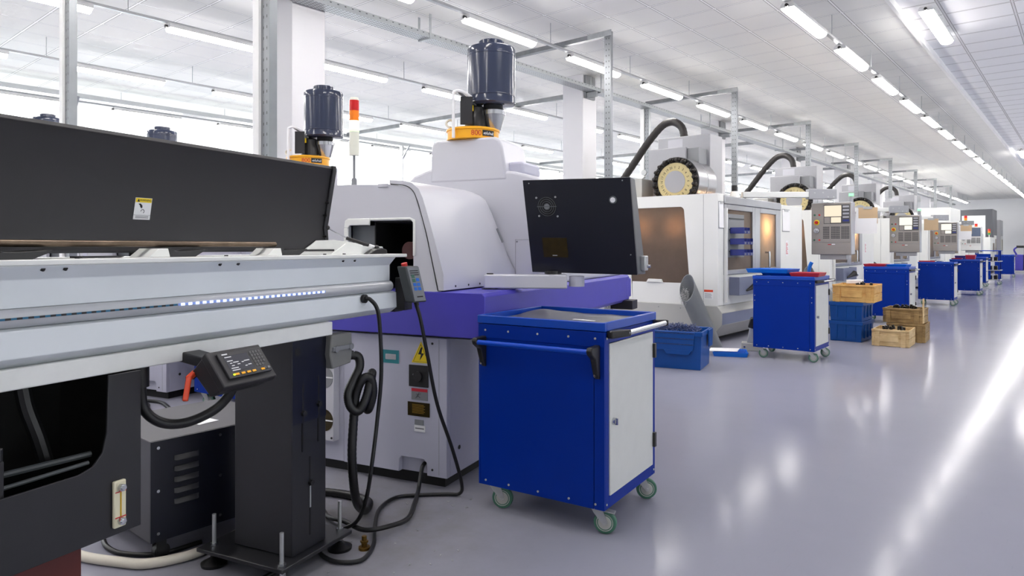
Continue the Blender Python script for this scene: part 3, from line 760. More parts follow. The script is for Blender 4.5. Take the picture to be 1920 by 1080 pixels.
# control terminal, tilted towards the aisle
def term():
    tl, bl = Vector((-1.80, 1.537, 1.0145)), Vector((-1.715, 1.537, .912))
    W = .222; n = Vector((.77, 0, .64)).normalized(); dn_ = (bl - tl); H = dn_.length; dn_.normalize(); n = Vector((0, 1, 0)).cross(-dn_).normalized()
    if n.x < 0: n = -n
    def P(u, v, w=0.): return tl + Vector((0, u * W, 0)) + dn_ * (v * H) + n * w
    def slab(u0, v0, u1, v1, w0, w1): return [P(u0, v0, w0), P(u1, v0, w0), P(u1, v1, w0), P(u0, v1, w0)], [P(u0, v0, w1), P(u1, v0, w1), P(u1, v1, w1), P(u0, v1, w1)]
    b = FB(); A, B = slab(0, 0, 1, 1, -.028, 0); b.hexa(A, B)
    back = [P(.06, .02, -.10), P(.94, .02, -.10), P(.94, .86, -.085), P(.06, .86, -.085)]; A2, _ = slab(.02, .02, .98, .98, -.0282, 0); b.hexa(back, A2)
    t = b.build('control_terminal', 'black', feeder, bev=.004)
    b = FB(); b.hexa(*slab(.13, .12, .93, .84, 0, .009)); b.build('terminal_bezel', 'black2', t, bev=.002)
    b = FB(); b.hexa(*slab(.21, .22, .64, .66, .009, .0098)); b.build('screen', emit('terminal screen', (92, 92, 100), .2), t)
    b = FB()
    for i in range(4):
        for j in range(5):
            if j == 4 and i == 3: continue
            b.hexa(*slab(.69 + i * .055, .2 + j * .095, .73 + i * .055, .27 + j * .095, .009, .0105))
    for u0 in (.47, .82): b.hexa(*slab(.80, .70, .80 + .05, .76, .009, .0105)); break
    b.build('keypad', 'key_dark', t)
    for u in (.25, .36, .465, .565, .735):
        b = FB(); b.hexa(*slab(u, .725, u + .07, .785, .009, .0112)); b.build('amber_key', 'yellow', t, bev=.001)
    b = FB(); b.hexa(*slab(.215, .735, .243, .775, .009, .0115)); b.build('status_light', emit('status led', (220, 255, 60), .5), t)
    b = FB(); b.hexa(*slab(.87, .71, .915, .765, .009, .0112)); b.build('white_key', 'label_grey', t)
    rot = face_rot((0, 1, 0), -dn_)
    scr = emit('screen text', (226, 226, 232), .24)
    M['scr'] = scr
    b = FB()
    for (u, v, w_) in ((.22, .25, .12), (.23, .36, .10), (.26, .43, .04), (.32, .415, .10), (.27, .50, .05), (.38, .48, .05), (.47, .44, .04), (.52, .42, .10), (.24, .57, .13), (.24, .63, .14), (.5, .56, .04), (.56, .54, .06)):
        b.hexa(*slab(u, v, u + w_, v + .022, .0098, .0101))
    b.hexa(*slab(.2, .155, .3, .185, .009, .0094))
    b.build('screen_text', 'scr', t)
    FB().bar((-1.83, 1.62, .965), (-1.99, 1.62, .985), .07, .035).build('swivel_arm', 'black2', t, bev=.004)
    l = FB().bar((-1.845, 1.50, .865), (-1.86, 1.527, .935), .017, .012).bar((-1.86, 1.522, .93), (-1.875, 1.565, .945), .018, .016).build('clamp_lever', 'orange', t, bev=.004)
    FB().cyl((-1.87, 1.55, .93), (-1.90, 1.61, .95), .008, n=10).build('lever_stud', 'ink', t)
    return t
term()
# hose from the rail to the terminal
h = FB().tube([(-2.02, 1.475, .972), (-2.02, 1.476, .90), (-2.015, 1.485, .825), (-1.99, 1.53, .775), (-1.955, 1.60, .765), (-1.91, 1.68, .80), (-1.875, 1.72, .87), (-1.862, 1.70, .93)], .0165, 12).build('terminal_hose', 'rubber', feeder)
FB().cyl((-2.02, 1.475, .90), (-2.02, 1.475, .9695), .026, n=14).build('hose_fitting', 'plastic_black', h)
# big connector under the rail
cn = FB().prism([(2.335, .967), (2.47, .967), (2.475, .89), (2.465, .83), (2.34, .82), (2.325, .885)], 'x', -2.03, -1.965).build('cable_connector', 'grey_plastic', feeder, bev=.006)
FB().box((-1.9645, 2.335, .898), (-1.955, 2.47, .915)).cyl((-1.964, 2.355, .905), (-1.952, 2.355, .905), .014, n=10).cyl((-1.964, 2.455, .905), (-1.952, 2.455, .905), .014, n=10).build('latch', 'label_grey', cn)
FB().cyl((-1.998, 2.46, .86), (-1.985, 2.5, .858), .021, n=14).build('cable_gland', 'plastic_black', cn)

# -------- loose cables and hoses round the feeder (each its own thing)
def cable(name, label, pts, r, m, cat='cable', ribs=0., n=10, k=8):
    o = FB().tube(pts, r, n, k, ribs).build(name, m, sharp=80)
    o.location = LW(*FO); o.rotation_euler = (0, 0, PHI); return tag(o, label, cat)
z0 = .0118
cable('corrugated_hose', 'thick black corrugated hose coiled below the grey connector', [(-1.984, 2.504, .858), (-1.966, 2.52, .845), (-1.958, 2.515, .80), (-1.965, 2.475, .74), (-1.968, 2.447, .69), (-1.955, 2.45, .635), (-1.93, 2.475, .615), (-1.912, 2.505, .67), (-1.91, 2.535, .75), (-1.925, 2.565, .77), (-1.945, 2.582, .72), (-1.95, 2.572, .645), (-1.94, 2.55, .605), (-1.915, 2.535, .625), (-1.90, 2.54, .69), (-1.905, 2.525, .755), (-1.93, 2.50, .75), (-1.955, 2.485, .68), (-1.958, 2.475, .58), (-1.958, 2.462, .43), (-1.968, 2.485, .29), (-2.01, 2.56, .17), (-2.09, 2.70, .07), (-2.14, 2.80, .024), (-2.2, 2.90, .022), (-2.36, 2.93, .022), (-2.62, 2.90, .022), (-2.9, 2.9, .022)], .0195, 'rubber', 'hose', .07, 12, 14)
cable('control_cable', 'thin black cable looping on the floor from the feeder socket to the handheld remote', [(-1.9295, 2.525, 1.114), (-1.912, 2.535, 1.11), (-1.89, 2.56, 1.06), (-1.885, 2.575, .93), (-1.885, 2.58, .75), (-1.90, 2.57, .55), (-1.90, 2.53, .36), (-1.935, 2.535, .2), (-2.01, 2.565, .075), (-2.10, 2.56, z0 + .008), (-2.13, 2.48, z0), (-2.06, 2.36, z0), (-1.93, 2.305, z0), (-1.83, 2.36, z0), (-1.87, 2.50, z0), (-1.98, 2.66, z0), (-2.10, 2.86, z0), (-2.12, 3.03, z0), (-2.02, 3.12, z0), (-1.9, 3.19, z0), (-1.83, 3.21, .02), (-1.79, 3.16, .10), (-1.80, 3.08, .30), (-1.83, 2.98, .55), (-1.84, 2.90, .82), (-1.855, 2.86, 1.0), (-1.868, 2.835, 1.082)], .0095, 'rubber')
FBs = FB().cyl((-1.9448, 2.525, 1.114), (-1.93, 2.525, 1.114), .02, n=14).build('cable_socket', 'plastic_black', feeder)
cable('power_cable', 'black cable looping out of the notch in the lathe cabinet onto the floor', [(-2.1, 3.285, .125), (-2.09, 3.245, .115), (-2.08, 3.21, .07), (-2.05, 3.14, .02), (-1.98, 3.0, z0 + .002), (-1.90, 2.82, z0 + .002), (-1.89, 2.66, z0 + .026), (-1.97, 2.57, z0 + .026), (-2.12, 2.61, z0 + .026), (-2.26, 2.66, z0 + .006), (-2.4, 2.76, z0 + .002), (-2.6, 2.85, z0 + .002)], .0115, 'rubber')
cable('floor_hose', 'cream white hose lying on the floor below the bar feeder', [(-3.5, 1.95, .022), (-3.12, 1.89, .022), (-2.93, 1.862, .022), (-2.725, 1.895, .022), (-2.6, 1.94, .022), (-2.51, 2.08, .022), (-2.50, 2.28, .022), (-2.54, 2.48, .022)], .021, 'hose_white', 'hose', 0, 12)
cable('floor_cable', 'short black cable curving on the floor beside the cream hose', [(-3.2, 2.14, z0), (-3.05, 2.04, z0), (-2.93, 1.98, z0), (-2.80, 1.97, z0), (-2.66, 2.04, z0), (-2.6, 2.2, z0)], .0105, 'rubber')
cable('floor_cable', 'black cable on the floor in front of the feeder base plate', [(-2.25, 1.80, z0), (-2.17, 1.87, z0), (-2.1, 1.95, z0), (-2.08, 2.2, z0)], .0105, 'rubber')
def floor_coil(label, pts, r):
    o = MB().tube(pts, r, 10).build('floor_cable', 'rubber', sharp=80); return tag(o, label, 'cable')
floor_coil('thick black cable on the floor in front of the grey lathe cabinet under the feeder', [(-4.9, 2.3, .022), (-5.4, 2.22, .022), (-5.72, 2.23, .022), (-5.92, 2.36, .022), (-6.15, 2.42, .022), (-6.5, 2.30, .022), (-6.9, 2.2, .022)], .021)
floor_coil('thinner black cable curving on the floor beside the thick one under the feeder', [(-5.1, 2.42, .015), (-5.5, 2.44, .015), (-5.85, 2.5, .015), (-6.1, 2.54, .015), (-6.4, 2.44, .015), (-6.8, 2.36, .015)], .014)
# handheld remote
rm = thing('handheld_remote', 'grey handheld remote with red button hanging at the end of the bar feeder', 'remote control', LW(-1.862, 2.80, 1.075), PHI + R(-12))
def RB(): return MB()
tilt = .32
def rp(x, y, z): return (x, y - tilt * (z - .09) , z)
b = RB(); hw, hd = .052, .022
def slabr(x0, x1, y0, y1, z_0, z_1, mb):
    return mb.hexa([rp(x0, y0, z_0), rp(x1, y0, z_0), rp(x1, y1, z_0), rp(x0, y1, z_0)], [rp(x0, y0, z_1), rp(x1, y0, z_1), rp(x1, y1, z_1), rp(x0, y1, z_1)])
slabr(-.03, .03, -.045, .045, .005, .182, b); b.build('casing', 'pipe_in', rm, bev=.006)
b = RB(); slabr(.0302, .0315, -.036, .038, .012, .178, b); kp = b.build('face_plate', 'label_grey', rm)
for (z, ys, mm) in ((.125, (-.012,), 'caster_green'), (.105, (-.012,), 'caster_green'), (.108, (.014,), 'tray_blue'), (.085, (-.012, .014), 'tray_blue'), (.064, (-.012, .014), 'tray_blue')):
    for y in ys:
        b = RB(); slabr(.0315, .0328, y - .01, y + .01, z, z + .016, b); b.build('key', mm, kp)
b = RB()
for z in (.158, .148, .138): slabr(.0315, .0322, -.025, .03, z, z + .004, b)
slabr(.0315, .0322, -.015, .025, .03, .036, b); b.build('lettering', 'ink', kp)
MB().cyl(rp(0, -.02, .182), rp(0, -.02, .197), .015, n=14).build('stop_button', 'red', rm)
MB().cyl(rp(0, 0, -.012), rp(0, 0, .006), .012, n=12).build('cable_boot', 'plastic_black', rm)
FB().box((-1.955, 2.79, 1.04), (-1.9, 2.86, 1.2)).build('remote_holder', 'plastic_black', feeder, bev=.004)
# brass fitting and bits of swarf on the floor
o = MB().cyl((0, 0, 0), (0, 0, .012), .026, n=18).cyl((0, 0, .012), (0, 0, .03), .013, n=12).cyl((0, 0, .03), (0, 0, .04), .018, n=6).cyl((0, 0, .04), (0, 0, .06), .011, n=12).build('brass_fitting', 'brass', bev=.001)
o.location = LW(-1.90, 2.475, 0); tag(o, 'small brass pipe fitting standing on the floor by the feeder foot', 'fitting')
rnd = random.Random(3); s = MB()
for i in range(46):
    p = LW(-2.05 + rnd.uniform(-.35, .6), 2.75 + rnd.uniform(-.75, .5)); a = rnd.uniform(0, 6.28); l = rnd.uniform(.004, .016)
    s.bar((p.x, p.y, .0015), (p.x + l * math.cos(a), p.y + l * math.sin(a), .0035), .003, .002)
for p in ((-.62, 2.48), (-.62, 1.98)):
    s.bar((p[0], p[1], .002), (p[0] + .03, p[1] + .012, .004), .01, .002)
o = s.build('metal_chips', 'swarf'); o['kind'] = 'stuff'; tag(o, 'tiny metal chips scattered on the grey floor by the feeder and trolley', 'metal chips')

# ---------------------------------------------------------------- black unit on castors under the feeder
cu = thing('coolant_unit', 'low black louvred unit on castors below the bar feeder', 'unit', (-3.31, 1.52, 0), 0)
b = MB((-3.31, 1.52, 0)); b.box((-3.60, 1.215, .098), (-3.018, 1.82, .528)).build('casing', 'unit_top', cu, bev=.003)
b = MB((-3.31, 1.52, 0)); b.box((-3.018, 1.215, .1), (-3.012, 1.82, .526)); fp = b.build('side_panel', 'navy_black', cu)
s = MS((-3.31, 1.52, 0))
for y in (1.245, 1.515, 1.79):
    for z in (.135, .315, .498): s.cyl((-3.012, y, z), (-3.007, y, z), .007, n=8)
s.build('screw', 'chrome', fp)
for i in range(5):
    z = .44 - i * .047
    MB((-3.31, 1.52, 0)).hexa([(-3.012, 1.31, z - .012), (-3.012, 1.42, z - .012), (-3.012, 1.42, z + .012), (-3.012, 1.31, z + .012)], [(-2.997, 1.32, z - .012), (-2.997, 1.41, z - .012), (-3.008, 1.40, z + .008), (-3.008, 1.33, z + .008)]).build('louvre', 'black2', fp, bev=.003)
for x, y in ((-3.08, 1.27), (-3.08, 1.77), (-3.54, 1.27), (-3.54, 1.77)):
    c = MB((-3.31, 1.52, 0)).box((x - .03, y - .03, .085), (x + .03, y + .03, .098)).box((x - .022, y - .012, .03), (x - .018, y + .03, .09)).box((x + .018, y - .012, .03), (x + .022, y + .03, .09)).build('caster', 'ink', cu)
    MB((-3.31, 1.52, 0)).cyl((x - .016, y + .015, .033), (x + .016, y + .015, .033), .033, n=18).build('wheel', 'rubber', c)
o = MB().box((-.06, -.05, 0), (.06, .05, .001)).build('paper_note', 'paper'); o.location = (-3.20, 1.52, .5285); o.rotation_euler = (0, 0, .15); tag(o, 'white paper note on top of the low black unit', 'paper')

# ================================================================== LATHE
LO = (-2.3, 4.4, 0.)
def LB(): return MB(LO)
def make_lathe():
    t = thing('lathe', 'white and violet lathe standing behind the nearest blue trolley', 'machine', LW(*LO), PHI, 'sliding head lathes')
    # lower cabinet with notch
    b = LB(); b.prism([(-2.648, .067), (-2.254, .067), (-2.25, .14), (-2.235, .155), (-2.087, .155), (-2.07, .14), (-2.066, .067), (-1.936, .067), (-1.936, .843), (-2.648, .843)], 'y', 3.255, 3.29)
    b.box((-2.95, 3.262, .067), (-2.65, 3.29, .843)).box((-2.95, 3.2905, .067), (-1.936, 5.8, .843))
    cab = b.build('cabinet', 'lathe_grey', t, bev=.004)
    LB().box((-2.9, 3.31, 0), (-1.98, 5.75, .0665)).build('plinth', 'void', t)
    LB().box((-1.9885, 3.2543, .08), (-1.9865, 3.2555, .835)).build('seam', 'label_grey', cab)
    LB().box((-2.365, 3.252, .682), (-2.254, 3.2545, .757)).build('teal_label', 'teal', cab)
    LB().box((-2.345, 3.2505, .703), (-2.272, 3.252, .735)).build('meter_window', 'chrome', cab)
    w = LB().prism([(-2.167, .697), (-2.04, .697), (-2.104, .819)], 'y', 3.252, 3.2545).build('warning_triangle', 'yellow_label', cab, bev=.001)
    LB().prism([(-2.104, .785), (-2.122, .745), (-2.103, .745), (-2.112, .71), (-2.083, .752), (-2.1, .752), (-2.094, .785)], 'y', 3.2512, 3.252).build('bolt_sign', 'ink', w)
    e = LB()
    P3 = [Vector((-2.154, 0, .704)), Vector((-2.053, 0, .704)), Vector((-2.104, 0, .802))]
    for i in range(3):
        a, c = P3[i], P3[(i + 1) % 3]; e.bar((a.x, 3.2514, a.z), (c.x, 3.2514, c.z), .001, .0022, up=(0, 1, 0))
    e.build('triangle_border', 'ink', w)
    sw = LB().box((-2.182, 3.247, .562), (-2.054, 3.2545, .684)).build('main_switch', 'ink', cab, bev=.002)
    LB().cyl((-2.118, 3.247, .622), (-2.118, 3.236, .622), .028, n=18).build('switch_knob', 'plastic_black', sw)
    LB().cyl((-2.15, 3.2468, .63), (-2.15, 3.2445, .63), .006, n=10).build('key_lock', 'chrome', sw)
    lb = LB().box((-2.167, 3.252, .487), (-2.061, 3.2545, .552)).build('safety_label', 'label_grey', cab)
    LB().box((-2.167, 3.2514, .535), (-2.061, 3.252, .552)).build('red_band', 'label_red', lb)
    m = LB()
    for p, q in (((-2.14, .497), (-2.125, .512)), ((-2.125, .512), (-2.118, .525)), ((-2.125, .512), (-2.108, .5)), ((-2.135, .521), (-2.118, .518)), ((-2.118, .518), (-2.105, .524)), ((-2.118, .525), (-2.117, .53))):
        m.bar((p[0], 3.2514, p[1]), (q[0], 3.2514, q[1]), .001, .003, up=(0, 1, 0))
    m.build('pictogram', 'ink', lb)
    npz = LB().box((-2.192, 3.2515, .396), (-2.047, 3.2545, .474)).build('name_plate', 'gold_dark', cab)
    m = LB()
    for i in range(7): m.box((-2.162, 3.2509, .412 + i * .0078), (-2.085 + .008 * (i % 2), 3.2515, .4155 + i * .0078))
    m.build('plate_lettering', 'gold', npz)
    LB().box((-2.146, 3.2525, .347), (-2.088, 3.2545, .376)).build('grey_sticker', 'label_grey', cab)
    wl = LB().box((-2.149, 3.2525, .309), (-2.076, 3.2545, .345)).build('white_sticker', 'paper', cab)
    LB().box((-2.142, 3.2519, .324), (-2.084, 3.2525, .331)).build('sticker_print', 'label_grey', wl)
    s = MS(LO)
    for x, z in ((-2.03, .81), (-2.03, .105)): s.cyl((x, 3.2548, z), (x, 3.2525, z), .007, n=8)
    s.cyl((-1.9355, 3.391, .209), (-1.9335, 3.391, .209), .012, n=12)
    s.build('screw', 'ink', cab)
    # side box with two cable openings
    sb = LB().box((-2.98, 3.206, .195), (-2.685, 3.2615, .69)).build('fan_box', 'lathe_white', t, bev=.004)
    for z, mm in ((.573, 'label_grey'), (.317, 'gold_dark')):
        f = LB().cyl((-2.755, 3.206, z), (-2.755, 3.2035, z), .066, n=22).build('fan_guard', mm, sb)
        LB().box((-2.82, 3.2015, z - .004), (-2.69, 3.2035, z + .004)).build('guard_bar', 'paper', f)
    s = MS(LO)
    for z in (.665, .215): s.cyl((-2.70, 3.206, z), (-2.70, 3.203, z), .007, n=8)
    s.build('screw', 'ink', sb)
    # violet bed
    b = LB(); b.prism([(-2.95, .86), (-1.70, .86), (-1.67, .885), (-1.67, 1.085), (-1.69, 1.104), (-2.95, 1.104)], 'y', 3.2, 6.0)
    bed = b.build('bed', 'purple', t, bev=.004)
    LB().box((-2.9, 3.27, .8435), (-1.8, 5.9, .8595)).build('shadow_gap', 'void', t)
    LB().box((-1.88, 5.9, .9), (-1.669, 6.06, 1.07)).build('bed_end', 'purple', bed, bev=.01)
    LB().box((-1.80, 5.85, .80), (-1.60, 6.02, .88)).build('drain_block', 'plastic_black', t, bev=.004)
    # hood end wall round the spindle opening
    YE = 3.205
    b = LB()
    b.box((-2.95, YE, 1.1045), (-2.583, YE + .035, 1.714))
    b.prism([(-2.583, 1.5), (-2.055, 1.5), (-2.09, 1.60), (-2.12, 1.66), (-2.17, 1.69), (-2.263, 1.703), (-2.583, 1.714)], 'y', YE, YE + .035)
    b.prism([(-2.123, 1.1045), (-1.962, 1.1045), (-2.033, 1.418), (-2.055, 1.5), (-2.123, 1.5)], 'y', YE, YE + .035)
    b.prism([(-2.95, 1.69), (-2.263, 1.68), (-2.263, 1.703), (-2.95, 1.714)], 'y', YE + .035, 4.14).box((-2.95, YE + .035, 1.1045), (-2.92, 4.14, 1.69))
    hood = b.build('hood', 'lathe_white', t)
    b = LB(); w = .016
    b.box((-2.60, YE - .012, 1.30), (-2.57, YE, 1.46)).prism([(-2.60, 1.46), (-2.57, 1.46), (-2.555, 1.475), (-2.415, 1.475), (-2.415, 1.515), (-2.57, 1.515), (-2.592, 1.503)], 'y', YE - .012, YE)
    b.box((-2.415, YE - .008, 1.502), (-2.14, YE, 1.515)).prism([(-2.14, 1.515), (-2.14, 1.502), (-2.123, 1.488), (-2.123, 1.30), (-2.107, 1.30), (-2.108, 1.50)], 'y', YE - .008, YE)
    b.build('opening_trim', 'feeder_lip', hood, bev=.004)
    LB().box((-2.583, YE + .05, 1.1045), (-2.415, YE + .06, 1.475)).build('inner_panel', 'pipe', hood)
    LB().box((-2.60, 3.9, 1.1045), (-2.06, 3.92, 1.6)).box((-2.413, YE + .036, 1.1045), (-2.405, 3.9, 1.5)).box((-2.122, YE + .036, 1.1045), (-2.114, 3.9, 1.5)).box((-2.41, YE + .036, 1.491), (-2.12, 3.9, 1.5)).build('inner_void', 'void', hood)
    LB().cyl((-2.18, 3.25, 1.33), (-2.18, 3.45, 1.33), .05, n=20).build('red_guard', 'darkred', hood)
    # sloping side cover
    prof = [(-1.925, 1.112), (-1.925, 1.20), (-1.998, 1.44), (-2.058, 1.62), (-2.085, 1.672), (-2.13, 1.706), (-2.19, 1.722), (-2.28, 1.728)]
    inn = [(-2.28, 1.708), (-2.172, 1.694), (-2.12, 1.664), (-2.088, 1.602), (-2.03, 1.418), (-1.956, 1.112)]
    b = LB(); rows = []
    for y, k in ((3.2, 0), (3.9, 0), (4.02, .012), (4.09, .04), (4.135, .1)):
        rows.append([b.v((x - k * max(0, (z - 1.15)) / .5 * .8, y, z - k * max(0, (z - 1.2)) / .5)) for x, z in prof + inn])
    n = len(prof) + len(inn)
    for A, B in zip(rows, rows[1:]):
        for i in range(n): b.f([A[i], A[(i + 1) % n], B[(i + 1) % n], B[i]], True)
    b.f(rows[0]); b.f(rows[-1][::-1])
    cov = b.build('side_cover', 'lathe_white', t, sharp=28)
    LB().tube([(x - .004, 3.201, z) for x, z in ((-1.957, 1.11), (-2.031, 1.418), (-2.089, 1.602), (-2.121, 1.664), (-2.173, 1.694), (-2.27, 1.706))], .0028, 6, 6).build('door_seal', 'ink', cov)
    LB().box((-2.36, 3.197, 1.69), (-2.29, 3.206, 1.7095)).build('cover_latch', 'lathe_white', cov, bev=.003)
    s = MS(LO)
    for y in (3.33, 3.48, 3.62, 3.76): s.cyl((-1.9255, y, 1.13), (-1.9225, y, 1.13), .006, n=8)
    s.build('screw', 'ink', cov)
    LB().bar((-1.972, 4.03, 1.38), (-1.995, 3.99, 1.47), .006, .012).build('grip_slot', 'label_grey', cov)
    # main body and tower
    b = LB(); b.prism([(-2.95, 1.1045), (-1.69, 1.1045), (-1.685, 1.70), (-1.70, 1.775), (-1.76, 1.81), (-1.95, 1.86), (-2.6, 1.905), (-2.74, 1.86), (-2.81, 1.80), (-2.85, 1.70), (-2.95, 1.66)], 'y', 4.14, 5.85)
    body = b.build('main_body', 'lathe_white', t, bev=.02, seg=3)
    LB().box((-1.932, 4.1385, 1.112), (-1.93, 4.1402, 1.40)).box((-1.93, 4.1385, 1.398), (-1.70, 4.1402, 1.40)).build('panel_seam', 'label_grey', body)
    LB().cyl((-1.92, 4.1385, 1.385), (-1.92, 4.1405, 1.385), .006, n=8).build('panel_screw', 'chrome', body)
    b = LB(); b.prism([(-2.60, 1.80), (-1.99, 1.80), (-2.03, 2.03), (-2.05, 2.08), (-2.09, 2.1), (-2.54, 2.1), (-2.575, 2.085), (-2.59, 2.05)], 'y', 4.135, 4.52)
    b.build('tower', 'lathe_white', t, bev=.018, seg=3)
    LB().box((-2.02, 4.2, 1.84), (-1.90, 4.5, 1.93)).build('tower_step', 'lathe_grey', body, bev=.02)
    LB().box((-1.93, 4.16, 1.1045), (-1.70, 5.8, 1.11)).build('way_cover', 'plastic_black', t)
    # swing arm and control cabinet
    arm = LB().bar((-1.85, 3.54, 1.15), (-1.40, 3.71, 1.15), .10, .08).build('swing_arm', 'lathe_white', t, bev=.008)
    LB().cyl((-1.82, 3.55, 1.085), (-1.82, 3.55, 1.109), .05, n=20).cyl((-1.82, 3.55, 1.1905), (-1.82, 3.55, 1.197), .02, n=14).build('arm_pivot', 'plastic_black', arm)
    LB().cyl((-1.36, 3.76, 1.12), (-1.36, 3.76, 1.18), .045, n=18).build('arm_knuckle', 'lathe_grey', arm)
    TL, TR, BR, BL = Vector((-1.645, 3.622, 1.738)), Vector((-1.005, 3.628, 1.729)), Vector((-.988, 3.714, 1.194)), Vector((-1.622, 3.7125, 1.201))
    def Q(s, tt, w=0.):
        p = TL.lerp(TR, s).lerp(BL.lerp(BR, s), tt); return p + nrm * w
    nrm = (TR - TL).cross(BL - TL).normalized()
    if nrm.y > 0: nrm = -nrm
    bt, bb = Vector((0, .10, .0)), Vector((0, .19, .0))
    b = LB(); i1 = -nrm * .014
    b.hexa([TL + i1, TR + i1, BR + i1, BL + i1], [TL + bt, TR + bt, BR + bb, BL + bb]); cc = b.build('control_cabinet', 'machine_dark', t, bev=.006)
    b = LB(); b.hexa([TL, TR, BR, BL], [TL + i1, TR + i1, BR + i1, BL + i1]); b.build('back_plate', 'navy_black', cc, bev=.003)
    f = LB()
    c0 = Q(.215, .285)
    fr = .058
    f.cyl(Q(.215, .285, .0005), Q(.215, .285, .002), fr, n=24)
    f.build('fan_opening', 'void', cc)
    f = LB(); ux = (TR - TL).normalized(); uy = (BL - TL).normalized()
    for r_ in (.018, .030, .042, .054):
        N = 28
        for i in range(N):
            a0, a1 = 2 * PI * i / N, 2 * PI * (i + 1) / N
            f.bar(c0 + nrm * .004 + ux * r_ * math.cos(a0) + uy * r_ * math.sin(a0), c0 + nrm * .004 + ux * r_ * math.cos(a1) + uy * r_ * math.sin(a1), .002, .002, up=nrm)
    f.bar(c0 + nrm * .005 - ux * .06, c0 + nrm * .005 + ux * .06, .004, .002, up=nrm)
    f.build('fan_grille', 'pipe', cc)
    f = LB().cyl(Q(.215, .285, .002), Q(.215, .285, .0045), .016, n=16).build('fan_hub', 'label_grey', cc)
    f = MS(LO)
    for s_, t_ in ((.12, .19), (.305, .185), (.13, .385), (.31, .39)): f.cyl(Q(s_, t_, 0), Q(s_, t_, .004), .006, n=8)
    for s_, t_ in ((.06, .035), (.93, .03), (.955, .79)): f.cyl(Q(s_, t_, 0), Q(s_, t_, .001), .004, n=8)
    f.build('screw', 'zinc', cc)
    f = LB(); f.hexa([Q(.135, .62, .0005), Q(.375, .62, .0005), Q(.375, .83, .0005), Q(.135, .83, .0005)], [Q(.135, .62, .002), Q(.375, .62, .002), Q(.375, .83, .002), Q(.135, .83, .002)]); f.build('access_window', 'gold_dark', cc)
    f = LB(); f.hexa([Q(.225, .805, .002), Q(.27, .805, .002), Q(.27, .815, .002), Q(.225, .815, .002)], [Q(.225, .805, .004), Q(.27, .805, .004), Q(.27, .815, .004), Q(.225, .815, .004)]); f.build('window_latch', 'zinc', cc)
    LB().cyl(Q(.835, .225, 0), Q(.835, .225, .005), .022, n=20).build('button_ring', 'pipe', cc)
    LB().cyl(Q(.835, .225, .005), Q(.835, .225, .009), .0145, n=18).build('white_button', 'paper', cc)
    LB().box((-1.002, 3.80, 1.215), (-.965, 3.87, 1.30)).build('port_cover', 'zinc', cc, bev=.006)
    LB().cyl((-.965, 3.84, 1.24), (-.945, 3.84, 1.24), .009, n=10).build('port_catch', 'chrome', cc)
    LB().cyl((-1.50, 3.74, 1.191), (-1.50, 3.74, 1.21), .05, n=18).build('cabinet_swivel', 'plastic_black', cc)
    # stack light
    x, y = -2.85, 3.607
    sl = LB().cyl((x, y, 1.712), (x, y, 1.80), .022, .016, n=14).cyl((x, y, 1.80), (x, y, 1.95), .009, n=10).build('stack_light', 'label_grey', t)
    LB().cyl((x, y, 1.95), (x, y, 2.105), .0315, n=20).build('light_base', 'stack_white', sl)
    LB().cyl((x, y, 2.1052), (x, y, 2.118), .0315, n=20).build('green_lens', 'stack_green', sl)
    LB().cyl((x, y, 2.1182), (x, y, 2.176), .0315, n=20).build('lit_lens', 'stack_lit', sl)
    LB().cyl((x, y, 2.1762), (x, y, 2.242), .0315, n=20).build('amber_lens', 'stack_amber', sl)
    LB().cyl((x, y, 2.2422), (x, y, 2.31), .0315, n=20).build('red_lens', 'stack_red', sl)
    LB().cyl((x, y, 2.3102), (x, y, 2.328), .0315, .026, n=20).build('light_cap', 'stack_white', sl)
    return t
L1 = make_lathe()
def lathe_copy(dx, dy, lab, drop=()):
    drop = tuple(drop) + ('swing_arm', 'control_cabinet', 'stack_light', 'fan_box')
    c = L1.copy(); COL.objects.link(c)
    for ch in L1.children:
        if ch.name.split('.')[0] not in drop: copy_tree(ch, c)
    c.location = L1.location + Vector((dx, dy, 0)); c['label'] = lab; return c
dax = LW(0, 1.12) # further back along its own axis
lathe_copy(-1.99 + dax.x, -.04 + dax.y, 'second lathe hidden behind the nearest one, under the second silencer', ('tower',))
lathe_copy(-3.49, -.02, 'lathe whose grey cabinet shows under the bar feeder above the black unit')
lathe_copy(-5.43, 0, 'lathe behind the black lid, under the third silencer')
lathe_copy(-7.1, -.65, 'farthest lathe on the window side, under the fourth silencer')

